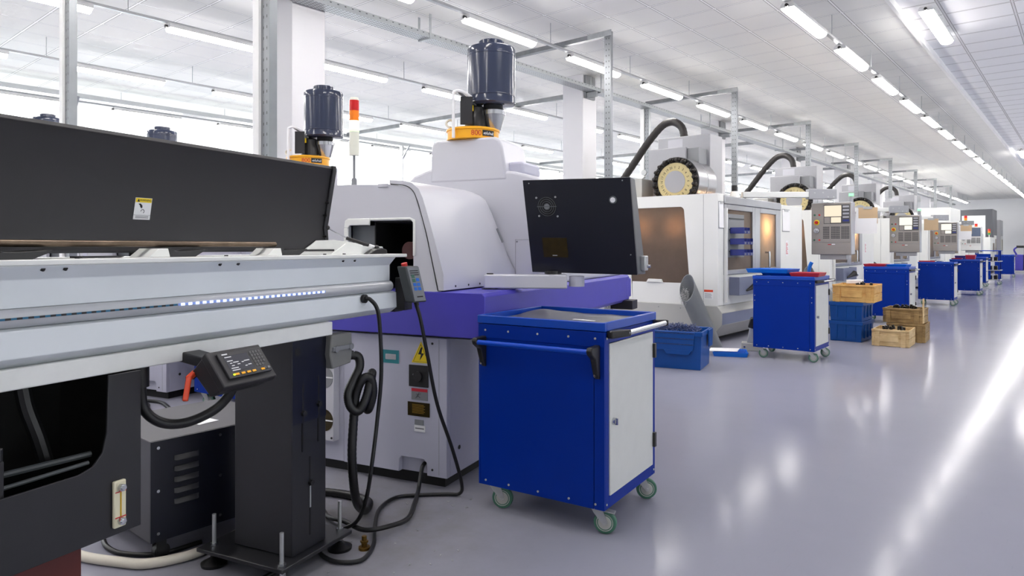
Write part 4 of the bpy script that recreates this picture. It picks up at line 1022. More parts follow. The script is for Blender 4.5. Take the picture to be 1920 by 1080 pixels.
# ---------------------------------------------------------------- mist collectors
MO = (-2.33, 4.28, 2.1)
def XB_(): return MB(MO)
def make_mist():
    t = thing('mist_collector', 'yellow mist collector with big blue grey silencer on top of the nearest lathe', 'mist collector', LW(*MO), PHI, 'mist collectors on the lathes')
    cx, cy = MO[0], MO[1]
    d = XB_().rev([(.188, 0), (.188, .006), (.182, .008), (.182, .062), (.19, .064), (.19, .076), (.176, .082)], (cx, cy, 2.1005), n=40).build('drum', 'yellow', t)
    phi0 = R(-61.3)
    def bend(off, rad):
        def fn(v):
            a = phi0 + off + v.x / rad
            return Vector(((rad + v.z) * math.cos(a), (rad + v.z) * math.sin(a), v.y + .034))
        return fn
    text('800', .05, 'number', 'redink', d, Vector((0, 0, 0)), Matrix.Identity(3), .0006, 'CENTER', bend(.12, .1830))
    b = MB(); A = []; B = []
    for i in range(13):
        a = phi0 + .36 + i * .045
        A.append([b.v((.1832 * math.cos(a), .1832 * math.sin(a), z)) for z in (.016, .056)]); B.append([b.v((.1842 * math.cos(a), .1842 * math.sin(a), z)) for z in (.016, .056)])
    for i in range(12):
        b.f([B[i][0], B[i + 1][0], B[i + 1][1], B[i][1]], True); b.f([A[i][0], A[i][1], A[i + 1][1], A[i + 1][0]])
    lb = b.build('black_label', 'ink', d)
    # white lettering, read as irregular strokes at this distance
    b = MB(); q = random.Random(5)
    for i in range(16):
        a = phi0 + .40 + i * .029; z0_ = .024 + q.uniform(0, .004); z1_ = .048 - q.uniform(0, .012); w = .010 + .006 * q.random()
        b.hexa([(.1842 * math.cos(a), .1842 * math.sin(a), z0_), (.1842 * math.cos(a + w), .1842 * math.sin(a + w), z0_), (.1842 * math.cos(a + w + .012), .1842 * math.sin(a + w + .012), z1_), (.1842 * math.cos(a + .012), .1842 * math.sin(a + .012), z1_)],
               [(.1847 * math.cos(a), .1847 * math.sin(a), z0_), (.1847 * math.cos(a + w), .1847 * math.sin(a + w), z0_), (.1847 * math.cos(a + w + .012), .1847 * math.sin(a + w + .012), z1_), (.1847 * math.cos(a + .012), .1847 * math.sin(a + .012), z1_)])
    b.build('label_lettering', 'paper', lb)
    mt = XB_().rev([(.075, .0), (.075, .09), (.068, .1), (.068, .15), (.05, .165)], (cx + .02, cy, 2.184), n=24).build('motor', 'plastic_black', t)
    XB_().box((cx - .03, cy - .09, 2.30), (cx + .045, cy - .076, 2.34)).build('rating_plate', 'yellow_label', mt)
    XB_().bar((cx + .015, cy - .125, 2.20), (cx + .015, cy - .125, 2.395), .085, .012, up=(-.43, .9, 0)).build('bracket_panel', 'black2', t, bev=.003)
    sx, sy = -2.225, 4.36
    XB_().cyl((sx + .02, sy, 2.183), (sx + .018, sy, 2.295), .05, .082, n=28).rev([(.086, 0), (.086, .03)], (sx + .018, sy, 2.29), n=28).build('outlet_cone', 'chrome', t)
    XB_().rev([(.07, 0), (.07, .04)], (sx + .015, sy, 2.32), n=28).build('neck', 'ink', t)
    sl = XB_().rev([(.075, 0), (.155, .0), (.17, .008), (.176, .012), (.174, .018), (.171, .06), (.173, .062), (.173, .068), (.171, .07), (.171, .35), (.173, .352), (.173, .358), (.171, .36), (.172, .40), (.165, .412), (.14, .420), (.093, .424)], (sx, sy, 2.355), n=48).build('silencer', 'mist_blue', t)
    XB_().rev([(.09, 0), (.09, .035), (.086, .04), (.06, .04)], (sx, sy, 2.7792), n=32).build('silencer_cap', 'mist_blue', sl)
    XB_().tube([(cx - .045, cy - .20, 2.102), (cx - .045, cy - .20, 2.38), (cx - .035, cy - .195, 2.42), (cx + .0, cy - .17, 2.425), (cx + .04, cy - .10, 2.395)], .011, 10).build('white_pipe', 'paper', t)
    XB_().bar((cx - .03, cy - .15, 2.425), (sx - .06, sy - .13, 2.345), .03, .006).build('stay', 'pipe', t)
    XB_().tube([(cx - .1, cy - .14, 2.185), (cx - .135, cy - .13, 2.20), (cx - .15, cy - .12, 2.225), (cx - .13, cy - .11, 2.245), (cx - .11, cy - .10, 2.24)], .008, 8).build('cable_loop', 'hose_white', t)
    return t
K1 = make_mist()
for dx, dy, dz, lab in ((-1.99, -.04, -.03, 'mist collector with silencer between the white column and the stack light'), (-5.43, 0, 0, 'mist collector whose silencer top shows above the middle of the black lid'), (-7.13, -.73, .26, 'mist collector whose silencer top shows beside the far left perforated post')):
    c = copy_tree(K1); c.location = K1.location + Vector((dx, dy, dz)); c['label'] = lab
    if dx == -1.99:
        MB().box((-.17, -.12, -.338), (.17, .2, -.001)).build('stand', 'lathe_white', c, bev=.01)
    if dx == -7.13:
        MB().box((-.2, -.12, -.258), (.2, .2, -.001)).build('stand', 'lathe_white', c, bev=.01)
#@@VMC@@
WL = 2.4
# ================================================================== MACHINING CENTRES
def arc(cx, cy, r, a0, a1, n=5): return [(cx + r * math.cos(R(a0 + (a1 - a0) * i / n)), cy + r * math.sin(R(a0 + (a1 - a0) * i / n))) for i in range(n + 1)]
def make_vmc(loc, label, detail=True):
    t = thing('machining_centre', label, 'machine', loc, 0, 'white machining centres')
    b = MB(); b.prism([(-2.3, .07), (-.10, .07), (.07, .26), (.07, .43), (0, .525), (-2.3, .525)], 'y', -.02, 3.7)
    base = b.build('base', 'vmc_grey', t, bev=.006)
    MB().prism([(.0705, .27), (.0745, .27), (.0745, .425), (.0705, .425)], 'y', -.015, 3.69).build('blue_band', 'vmc_band', base)
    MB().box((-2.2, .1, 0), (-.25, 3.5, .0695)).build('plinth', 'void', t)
    s = MS()
    for x in (-.2, -.55, -.9): s.cyl((x, -.02, .47), (x, -.0225, .47), .009, n=8)
    s.build('screw', 'label_grey', base)
    # side panel with trapezoid window
    b = MB(); y0, y1 = 0, .04
    b.prism([(-.42, .526), (0, .526), (0, 2.1), (-.54, 2.1), (-.54, 1.93)] + arc(-.57, 1.865, .065, 80, 5) + [(-.42, .83)], 'y', y0, y1)
    b.prism([(-.54, 1.93), (-.54, 2.1), (-1.62, 2.1), (-1.62, .526), (-1.35, .526), (-1.42, 1.85), (-1.38, 1.93)], 'y', y0, y1)
    b.box((-1.35, y0, .526), (-.42, y1, .83))
    sp = b.build('side_panel', 'vmc_white', t)
    MB().box((-1.42, .012, .80), (-.41, .02, 1.95)).build('side_window', 'pane_amber', t)
    MB().prism([(-1.1, .832), (-.84, .832), (-.86, .875), (-1.07, .878)], 'y', -.03, .0115).build('window_lip', 'vmc_white', sp, bev=.004)
    MB().box((-.212, -.0015, .53), (-.208, .0005, 2.09)).build('seam', 'label_grey', sp)
    wl = MB().box((-.2, -.0025, .62), (-.068, -.0002, .749)).build('warning_label', 'paper', sp)
    MB().box((-.2, -.0035, .718), (-.068, -.0025, .749)).build('orange_band', 'orange', wl)
    m = MB()
    for i in range(4): m.box((-.19, -.003, .635 + i * .018), (-.085 - .01 * (i % 2), -.0025, .641 + i * .018))
    m.build('label_print', 'label_grey', wl)
    MB().box((-2.28, .03, .526), (-1.625, 3.66, 2.2)).build('rear_enclosure', 'vmc_grey', t, bev=.01)
    MB().box((-1.62, 3.62, .526), (0, 3.66, 2.1)).build('far_side_panel', 'vmc_white', t)
    MB().box((-1.62, .045, .526), (-1.6, 3.615, 2.05)).box((-1.6, .05, .526), (-.06, 3.6, .56)).build('inner_wall', 'vmc_grey', t)
    # front
    MB().box((-.05, .0405, .526), (.001, .2, 2.1)).build('corner_post', 'vmc_white', t, bev=.006)
    MB().box((-.05, 2.52, .526), (.001, 3.6195, 2.06)).build('front_panel', 'vmc_white', t, bev=.006)
    MB().box((-.05, .2005, .526), (0, 2.5195, .95)).build('apron', 'vmc_white', t, bev=.006)
    MB().box((-.06, .2005, 1.96), (.02, 2.5195, 2.08)).build('door_header', 'steel', t, bev=.01)
    def door(y0, y1, wy0, wy1, mm, z0=.951, z1=1.959, wz0=1.02, wz1=1.88):
        b = MB(); x0, x1 = -.03, .012
        b.box((x0, y0, z0), (x1, wy0, z1)).box((x0, wy1, z0), (x1, y1, z1)).box((x0, wy0, z0), (x1, wy1, wz0)).box((x0, wy0, wz1), (x1, wy1, z1))
        d = b.build('door', 'steel', t, bev=.006)
        MB().box((-.018, wy0 - .01, wz0 - .01), (-.012, wy1 + .01, wz1 + .01)).build('door_window', mm, d)
        return d
    door(.205, 1.36, .30, 1.27, 'pane_amber'); d = door(1.362, 2.515, 1.58, 2.3, 'pane_pale')
    MB().tube([(.012, 1.80, 1.265), (.06, 1.80, 1.265), (.075, 1.80, 1.25), (.075, 1.80, 1.04), (.06, 1.80, 1.02), (.012, 1.80, 1.02)], .018, 12, 5).build('door_handle', 'chrome', d)
    # chip and tool shelf
    sh = MB().box((.0105, .37, .66), (.16, 1.40, .665)).box((.15, .37, .665), (.16, 1.4, .92)).box((.0105, .37, .665), (.15, .38, .92)).box((.0105, 1.39, .665), (.15, 1.40, .92)).build('tool_shelf', 'vmc_band', t, bev=.003)
    MB().box((.002, .203, .56), (.05, .232, 1.90)).build('shelf_upright', 'vmc_white', t, bev=.004)
    # column, head cover, carousel
    MB().box((-1.40, .9, 1.0), (-.51, 1.36, 3.1)).build('column', 'vmc_col', t, bev=.012)
    MB().box((-1.38, .55, 2.05), (-.75, .8995, 2.88)).build('head_cover', 'vmc_col', t, bev=.012)
    MB().box((-.75, .60, 2.4), (-.56, .899, 2.86)).build('head_side', 'label_grey', t, bev=.01)
    MB().box((-1.22, .896, 2.92), (-.97, .8998, 3.06)).build('cover_plate', 'pendant_side', t)
    cx, cz = -.77, 2.32
    car = MB().rev([(.368, 0), (.368, .30), (.36, .305), (.36, .325), (.368, .33), (.368, .62)], (cx, .28, cz), (0, 1, 0), 48).build('tool_carousel', 'steel', t)
    MB().rev([(.25, -.03), (.365, -.03), (.37, -.02), (.37, .0)], (cx, .28, cz), (0, 1, 0), 48).build('carousel_ring', 'ink', car)
    MB().rev([(.285, -.038), (.285, -.031)], (cx, .28, cz), (0, 1, 0), 48).build('cream_disc', 'cream', car)
    MB().rev([(.165, -.044), (.165, -.0385)], (cx, .28, cz), (0, 1, 0), 40).build('hub_cover', 'vmc_col', car)
    if detail:
        hp = None
        for i in range(20):
            a = 2 * PI * (i + .5) / 20; p = Vector((cx + .325 * math.cos(a), .25, cz + .325 * math.sin(a)))
            if hp is None:
                hp = MB().rev([(.034, 0), (.04, .01), (.04, .03), (.026, .045), (.026, .075), (.016, .08)], (0, 0, 0), (0, -1, 0), 14).build('tool_holder', 'holder', car); o = hp
            else: o = hp.copy(); COL.objects.link(o); o.parent = car
            o.location = p; o.rotation_euler = (0, i * .7, 0)
        mesh = bmesh.new()
        for i in range(20):
            a = PI / 2 - 2 * PI * i / 20
            o = text(str(i + 1), .052, 'tmpnum', 'ink', None, Vector((cx + .215 * math.cos(a), .241, cz + .215 * math.sin(a))), Matrix.Rotation(-(a - PI / 2), 3, 'Y') @ face_rot((1, 0, 0), (0, 0, 1)), .0005)
            mesh.from_mesh(o.data); me = o.data; bpy.data.objects.remove(o); bpy.data.meshes.remove(me)
        me = bpy.data.meshes.new('pocket_numbers'); mesh.to_mesh(me); mesh.free(); me.materials.append(M['ink'])
        o = bpy.data.objects.new('pocket_numbers', me); COL.objects.link(o); o.parent = car
    MB().tube([(-2.2, 1.2, 2.205), (-2.28, 1.2, 2.42), (-2.19, 1.2, 2.56), (-2.0, 1.2, 2.80), (-1.745, 1.2, 3.11), (-1.50, 1.2, 3.35), (-1.34, 1.2, 3.41), (-1.22, 1.2, 3.38), (-1.12, 1.2, 3.28), (-1.08, 1.2, 3.105)], .062, 8, 7, .06).build('cable_chain', 'chain', t, sharp=80)
    MB().tube([(-1.50, .5, 2.2), (-1.45, .4, 2.36), (-1.3, .3, 2.44)], .012, 8).rev([(.02, -.012), (.045, -.012), (.045, .012), (.02, .012)], (-1.32, .3, 2.50), (0, 1, 0), 16).build('eye_bolt', 'zinc', t)
    MB().box((-1.62, .2, 2.1), (-1.3, .6, 2.40)).build('rear_cover', 'vmc_grey', t, bev=.01)
    MB().box((-1.615, .05, 2.05), (-.06, .12, 2.098)).build('top_beam', 'vmc_white', t)
    # beacon
    bc = MB().cyl((-.06, .74, 2.081), (-.06, .74, 2.10), .085, .08, n=20).cyl((-.06, .74, 2.10), (-.06, .74, 2.17), .075, .055, n=20).build('beacon', 'vmc_white', t)
    MB().cyl((-.06, .74, 2.1705), (-.06, .74, 2.26), .04, n=16).build('beacon_lens', 'plastic_black', bc)
    return t
def vmc_pendant(t, kind):
    MB().bar((-.05, 1.0, 2.135), (.93, 1.83, 2.135), .10, .085).build('pendant_arm', 'vmc_white', t, bev=.006)
    a = MB().bar((.70, 1.64, 2.145), (1.02, 1.91, 2.145), .125, .15).build('arm_bracket', 'label_grey' if kind == 3 else 'vmc_col', t, bev=.006)
    s = MS()
    for k, z in ((.2, 2.16), (.5, 2.165), (.68, 2.10), (.88, 2.10)):
        p = Vector((.70, 1.64, z)).lerp(Vector((1.02, 1.91, z)), k); n = Vector((.6445, -.7646, 0)); s.cyl(p + n * .062, p + n * .066, .012, n=8)
    s.build('bolt', 'zinc', a)
    x0, x1, y, z0, z1 = .69, 1.26, 1.87, 1.235, 2.02
    W, H = x1 - x0, z1 - z0
    p = MB().box((x0, y, z0), (x1, y + .2, z1)).build('control_pendant', 'pendant_side', t, bev=.01)
    def bx(u0, v0, u1, v1, e0, e1, name, m, bev=0., par=p): # u,v from the top left of the face
        return MB().box((x0 + u0 * W, y - e1, z1 - v1 * H), (x0 + u1 * W, y - e0, z1 - v0 * H)).build(name, m, par, bev)
    face = 'pendant_face' if kind != 3 else 'vmc_white'
    bx(.01, .01, .985, .765, 0, .006, 'upper_face', face, .002); bx(.01, .77, .985, .99, 0, .006, 'lower_face', face, .002)
    bx(.32, .045, .96, .41, .006, .009, 'screen_frame', 'key_dark')
    if kind == 3:
        bx(.34, .06, .94, .40, .009, .011, 'screen', 'screen_off')
    else:
        bx(.335, .06, .755, .27, .009, .011, 'screen', 'screen_lit' if kind == 0 else 'screen_lit2')
        bx(.335, .285, .48, .40, .009, .011, 'screen_dark_part', 'pendant_face'); bx(.50, .285, .745, .39, .009, .011, 'screen_keys', 'screen_lit' if kind == 0 else 'screen_lit2')
        for i in range(5): bx(.79, .07 + i * .066, .94, .105 + i * .066, .009, .012, 'soft_key', 'pendant_side' if i < 4 else 'bin_blue')
    for (u0, u1, v0, v1, nu, nv) in ((.30, .46, .46, .70, 5, 7), (.50, .72, .46, .70, 6, 7), (.75, .95, .46, .70, 6, 8)):
        m = MB()
        for i in range(nu):
            for j in range(nv):
                a0 = u0 + (u1 - u0) * (i + .12) / nu; a1 = u0 + (u1 - u0) * (i + .88) / nu; b0 = v0 + (v1 - v0) * (j + .15) / nv; b1 = v0 + (v1 - v0) * (j + .85) / nv
                m.box((x0 + a0 * W, y - .009, z1 - b1 * H), (x0 + a1 * W, y - .006, z1 - b0 * H))
        m.build('keypad', 'key_dark', p)
    def knob(u, v, r, h, m_, name, e=.006): return MB().cyl((x0 + u * W, y - e, z1 - v * H), (x0 + u * W, y - e - h, z1 - v * H), r, r * .85, n=16).build(name, m_, p)
    knob(.09, .235, .016, .012, 'caster_green', 'start_button'); knob(.21, .235, .016, .012, 'red', 'stop_button')
    knob(.14, .38, .042, .006, 'yellow_label', 'stop_ring'); knob(.14, .38, .026, .03, 'red', 'emergency_stop', .012)
    knob(.14, .54, .045, .02, 'chrome', 'jog_wheel'); knob(.14, .54, .02, .035, 'steel', 'jog_knob', .02)
    knob(.08, .72, .014, .012, 'caster_green', 'cycle_button'); knob(.21, .72, .014, .012, 'red', 'hold_button')
    bx(.42, .80, .5, .815, .006, .0075, 'badge', 'redink'); bx(.52, .795, .60, .812, .006, .0075, 'badge_text', 'paper')
    MB().box((x0 + .12, y + .03, z0 - .075), (x1 - .08, y + .17, z0 - .0005)).build('cable_box', 'vmc_col', p, bev=.004)
    if kind in (0, 1): MB().cyl((x1 - .03, y + .1, z1), (x1 - .03, y + .1, z1 + .09), .03, n=14).build('beacon_stub', 'vmc_col', p); MB().cyl((x1 - .03, y + .1, z1 + .0905), (x1 - .03, y + .1, z1 + .13), .034, n=14).build('green_beacon', 'led_green', p)
    return p
def work_light(t, x, y, z, e, size=.12, rot=(0, 0, 0)):
    l = bpy.data.lights.new('work_light', 'AREA'); l.energy = e; l.color = (1, .70, .42); l.size = size; l.shape = 'DISK'
    o = bpy.data.objects.new('work_light', l); COL.objects.link(o); o.parent = t; o.location = (x, y, z); o.rotation_euler = rot
VY = [9.1, 14.5, 19.9, 25.3]
vl = ['nearest white machining centre with amber side window behind the chip bin', 'second white machining centre, tool carousel peeping above its pendant arm', 'third white machining centre along the aisle', 'fourth white machining centre, with the pale pendant']
V1 = make_vmc((-3.93, VY[0], 0), vl[0]); VM = [V1]
for k in range(1, 4):
    c = copy_tree(V1); c.location = (-3.93, VY[k], 0); c['label'] = vl[k]; VM.append(c)
for k, t in enumerate(VM):
    vmc_pendant(t, k)
    for x in (-.66, -1.18): work_light(t, x, .17, 1.66, WL, .24, (R(-90), 0, 0))
    work_light(t, -.22, 1.95, 1.66, WL * 1.6, .16, (0, R(-90), 0)); work_light(t, -.25, .8, 1.6, WL * .7, .2, (0, R(-90), 0))

# chip pipes leaning at the machines' near sides
def pipe(Y, label, chips=True):
    b, tp = Vector((-3.90, Y - .26, .005)), Vector((-4.30, Y - .30, .90))
    d = (tp - b).normalized(); mb = MB(b); n = 28; r = .115
    x = d.orthogonal().normalized(); yv = d.cross(x); r = .128; cut = Vector((-.30, -.82, .45)).normalized()
    def ringpts(rad, c, slope):
        out = []
        for i in range(n):
            p = c + x * (rad * math.cos(2 * PI * i / n)) + yv * (rad * math.sin(2 * PI * i / n))
            if slope: p = p - d * ((p - c).dot(cut) / d.dot(cut))
            else: p = p - d * ((p.z - .005) / d.z) if abs(d.z) > .1 else p
            out.append(p)
        return out
    cc = b + (tp - b) * .87
    A = [mb.v(p) for p in ringpts(r, b, False)]; B = [mb.v(p) for p in ringpts(r, cc, True)]
    C = [mb.v(p) for p in ringpts(r - .008, cc, True)]; D = [mb.v(p) for p in ringpts(r - .008, b + (tp - b) * .12, True)]
    for P, Q in ((A, B), (B, C), (C, D)):
        for i in range(n): mb.f([P[i], P[(i + 1) % n], Q[(i + 1) % n], Q[i]], True)
    mb.f(A[::-1]); mb.f(D)
    o = mb.build('chip_pipe', 'pipe'); o.location = b; tag(o, label, 'pipe', 'grey chip pipes')
    if chips:
        q = random.Random(11); s = MB(b); dv = (Vector((0, 0, -1)) - cut * cut.dot(Vector((0, 0, -1)))).normalized(); c0 = cc + dv * .12
        for i in range(420):
            a = q.uniform(0, 6.28); rr = r * .58 * math.sqrt(q.random()); h = q.uniform(-.05, .012)
            p = c0 + x * (rr * math.cos(a)) + yv * (rr * math.sin(a)); p = p - d * ((p - c0).dot(cut) / d.dot(cut)) + d * h
            v = Vector((q.uniform(-1, 1), q.uniform(-1, 1), q.uniform(-.6, 1))).normalized() * q.uniform(.01, .03)
            s.bar(p, p + v, .006, .0015)
        k = s.build('steel_swarf', 'swarf'); k.location = b; k['kind'] = 'stuff'; tag(k, 'bright steel swarf heaped in the mouth of the nearest grey pipe', 'swarf')
    return o
pipe(VY[0], 'grey pipe leaning by the nearest machining centre, swarf in its slanted mouth')
pipe(VY[1], 'grey pipe by the second machining centre, round mouth seen over the red tray', False)
pipe(VY[2], 'grey pipe by the third machining centre, mouth seen over the third trolley', False)
o = MB().tube([(-4.22, 14.13, .83), (-4.20, 14.08, .90), (-4.17, 14.05, .99), (-4.14, 14.05, 1.05)], .035, 8).build('blue_glove', 'tray_blue'); tag(o, 'bright blue glove draped on the mouth of the second grey pipe', 'glove')

# bin rack on the nearest machine's door
t = thing('bin_rack', 'grey louvred rack of navy bins on the front of the nearest machining centre', 'rack', (-3.93, VY[0] + .24, 1.2))
MB().box((.03, 0, 0), (.045, .60, .62)).build('back_board', 'label_grey', t, bev=.004)
for z in (.08, .235, .39, .55): MB().box((.0452, .04, z), (.054, .58, z + .015)).build('rail', 'pipe_in', t)
def nbin(loc, label):
    mb = MB(); L, W, H = .20, .105, .085
    for a, b in (((0, 0, 0), (L, W, .004)), ((0, 0, .004), (L, .004, H)), ((0, W - .004, .004), (L, W, H)), ((0, .004, .004), (.004, W - .004, H)), ((L - .004, .004, .004), (L, W - .004, H * .5))): mb.box(a, b)
    o = mb.build('storage_bin', 'bin_blue'); o.location = loc
    MB().box((L + .0002, .03, .008), (L + .002, W - .03, .03)).build('label_holder', 'label_grey', o)
    tag(o, label, 'bin', 'navy storage bins'); return o
rn = ['bottom', 'middle', 'top']; cn_ = ['near end', 'middle', 'far end']
for r, z in enumerate((.03, .185, .34)):
    for c in range(3):
        if r == 2 and c == 2: continue
        nbin((-3.93 + .0545, VY[0] + .24 + .06 + c * .115, 1.2 + z), 'navy storage bin hung on the grey rack, %s row, %s' % (rn[r], cn_[c] if r < 2 else cn_[c * 2]))
# papers in holders
def sheet(loc, w, h, label, tilt=0., m='paper'):
    t = thing('paper_holder', label, 'paper', loc, 0, None)
    mb = MB(); mb.hexa([(0, 0, 0), (.012, 0, 0), (.012, w, 0), (0, w, 0)], [(.0, 0, h), (.004, 0, h), (.004, w, h), (0, w, h)]); mb.build('sheets', m, t)
    MB().box((-.0005, -.012, -.012), (-.0001, w + .012, h + .01)).build('back_board', 'label_grey', t)
    MB().box((.004, w * .25, h - .025), (.012, w * .75, h + .012)).build('clip', 'zinc', t); return t
sheet((-3.928, VY[0] + .03, 1.62), .15, .36, 'white papers clipped on the near corner post of the nearest machining centre')
sheet((-3.928, VY[0] + 2.62, 1.62), .36, .36, 'white papers clipped on the front panel near the first pendant')
for k in (0, 1):
    o = MB().box((0, 0, 0), (.002, .14, .26)).build('instruction_label', 'paper'); o.location = (-3.9288, VY[k] + 2.78, 1.2); tag(o, 'white label with red print on the front panel of the %s machining centre' % ('nearest', 'second')[k], 'label')
    m = MB()
    for i in range(8): m.box((.002, .02, .03 + i * .025), (.0026, .12 - .02 * (i % 3), .042 + i * .025))
    m.build('red_print', 'redink', o)
# clipboards by the pendants
def clipboard(loc, label, paper=True):
    t = thing('hanging_clipboard', label, 'clipboard', loc, R(6))
    MB().box((-.13, 0, .12), (.13, .006, .36)).build('board', 'cardboard', t, bev=.002)
    if paper:
        MB().hexa([(-.19, -.012, -.03), (.12, -.012, -.03), (.12, -.009, -.03), (-.19, -.009, -.03)], [(-.15, -.003, .345), (.125, -.003, .345), (.125, -.0005, .345), (-.15, -.0005, .345)]).build('paper', 'paper', t)
        MB().box((-.125, -.0065, .17), (.13, -.0035, .345)).build('top_sheet', 'cardboard', t)
    MB().box((-.06, -.012, .335), (.06, -.003, .375)).build('clip', 'zinc', t)
    return t
for k, (lab, pp) in enumerate((('clipboard with hanging white papers beside the first pendant', True), ('tan clipboard beside the second pendant', False), ('clipboard with white paper beside the third pendant', True))):
    clipboard((-3.93 + 1.42, VY[k] + 2.13, 1.58), lab, pp)

# black pistol-like air gun hung on the shelf, foot pedal, floor tray
def airgun(Y, lab):
    t = thing('air_gun', lab, 'air gun', (-3.755, Y + .62, .72))
    MB().cyl((.0, -.02, .0), (.10, .15, .09), .012, .06, n=16).build('nozzle_cone', 'plastic_black', t); MB().cyl((.10, .15, .09), (.13, .2, .06), .05, .045, n=16).build('grip', 'chrome', t)
airgun(VY[0], 'black cone-nosed air gun hanging on the shelf of the nearest machining centre'); airgun(VY[1], 'black cone-nosed air gun hanging on the shelf of the second machining centre')
o = tray('bright blue tray on the floor with papers, by the nearest machine', (-3.42, 8.28, 0), R(25), .42, .36, .055, 'tray_blue')
pp = MB(); pp.hexa([(-.2, -.13, .0), (.15, -.16, .012), (.17, .12, .012), (-.18, .14, 0)], [(-.2, -.13, .004), (.15, -.16, .016), (.17, .12, .016), (-.18, .14, .004)])
o = pp.build('paper_sheet', 'paper'); o.location = (-3.47, 8.26, .056); o.rotation_euler = (0, 0, R(20)); tag(o, 'white paper lying across the blue tray on the floor', 'paper')
t = thing('foot_switch', 'grey metal foot switch with black guard standing in front of the nearest machine', 'foot switch', (-3.36, 8.86, 0), R(20))
MB().box((-.13, -.1, 0), (.13, .1, .10)).build('base_block', 'vmc_grey', t, bev=.008)
MB().prism([(-.06, .1005), (.07, .1005), (.05, .27), (-.03, .30)], 'y', -.05, .05).build('bracket', 'zinc', t, bev=.005)
MB().prism([(-.05, .301), (.08, .27), (.14, .40), (.08, .45), (-.02, .42)], 'y', -.07, .07).build('guard', 'plastic_black', t, bev=.012)
s = MS()
for x in (-.09, .09): s.cyl((x, -.1, .05), (x, -.106, .05), .012, n=8)
s.build('bolt', 'chrome', t)

# ------------------------------------------------------------------ chip bin, crates
def tote(label, loc, rz, w, d, h, m='tote_blue', ribs=True, group=None, taper=.014):
    t = thing('plastic_crate', label, 'crate', loc, rz, group)
    mb = MB(); x, y, tx = w / 2, d / 2, taper; e = .012
    def loop(s, z, inset=0): return [mb.v((sx * (x - s - inset), sy * (y - s - inset), z)) for sx, sy in ((-1, -1), (1, -1), (1, 1), (-1, 1))]
    A, B, C, D = loop(tx, 0), loop(0, h), loop(0, h, .012), loop(tx, .02, .012)
    for P, Q in ((A, B), (B, C), (C, D)):
        for i in range(4): mb.f([P[i], P[(i + 1) % 4], Q[(i + 1) % 4], Q[i]])
    mb.f(A[::-1]); mb.f(D); mb.build('shell', m, t, bev=.004)
    rm_ = MB().box((-x - .012, -y - .012, h - .05), (x + .012, -y + .001, h)).box((-x - .012, y - .001, h - .05), (x + .012, y + .012, h)).box((-x - .012, -y + .001, h - .05), (-x + .001, y - .001, h)).box((x - .001, -y + .001, h - .05), (x + .012, y - .001, h)).build('rim', m, t, bev=.003)
    if ribs:
        mb = MB()
        for k in (-.55, 0, .55): mb.box((k * x - .01, -y - .008, .05), (k * x + .01, -y + .02, h - .05)); mb.box((x - .02, k * y - .01, .05), (x + .008, k * y + .01, h - .05))
        mb.build('ribs', m, t)
    return t
rb = R(13.9); bc_ = (-3.234, 7.015); c_, s_ = math.cos(rb), math.sin(rb)
bl_ = (bc_[0] - .29 * c_ - .26 * s_, bc_[1] - .29 * s_ + .26 * c_, 0)
cb = tote('blue crate full of swarf with scuffed flaps folded down, beside the grey pipe', bl_, rb, .62, .54, .42, 'tote_blue', False)
f = MB().hexa([(-.31, -.283, .415), (.24, -.283, .415), (.24, -.295, .415), (-.31, -.295, .415)], [(-.30, -.283, .21), (.22, -.283, .21), (.22, -.293, .21), (-.30, -.293, .21)]).build('front_flap', 'tote_blue', cb, bev=.003)
for z in (.395, .335, .275): MB().box((-.31, -.299, z), (.235, -.2955, z + .008)).build('flap_ridge', 'swarf_blue', f)
MB().prism([(-.1, .215), (.2, .215), (.17, .165), (-.07, .165)], 'y', -.295, -.285).build('flap_tab', 'tote_blue', f, bev=.003)
MB().hexa([(.325, .02, .415), (.325, .27, .415), (.34, .27, .415), (.34, .02, .415)], [(.325, .05, .22), (.325, .25, .22), (.337, .25, .22), (.337, .05, .22)]).build('side_flap', 'tote_blue', cb, bev=.003)
q = random.Random(2); s = MB()
for i in range(900):
    x, y = q.uniform(-.23, .23), q.uniform(-.19, .19); z = .40 + .05 * (1 - (x / .28) ** 2) * (1 - (y / .24) ** 2) + q.uniform(-.03, .02)
    v = Vector((q.uniform(-1, 1), q.uniform(-1, 1), q.uniform(-.5, .6))).normalized() * q.uniform(.015, .05); s.bar((x, y, z), (x + v.x, y + v.y, z + v.z), .009, .0015)
k = s.build('swarf_heap', 'swarf_blue'); k.location = bl_; k.rotation_euler = (0, 0, rb); k['kind'] = 'stuff'; tag(k, 'heap of dirty bluish swarf filling the blue crate by the grey pipe', 'swarf')
tote('lower blue crate of the stack under the amber wooden crate', (-2.64, 10.84, 0), R(-2), .44, .6, .29)
tote('upper blue crate of the stack, directly under the amber wooden crate', (-2.64, 10.84, .291), R(-1), .44, .6, .27)
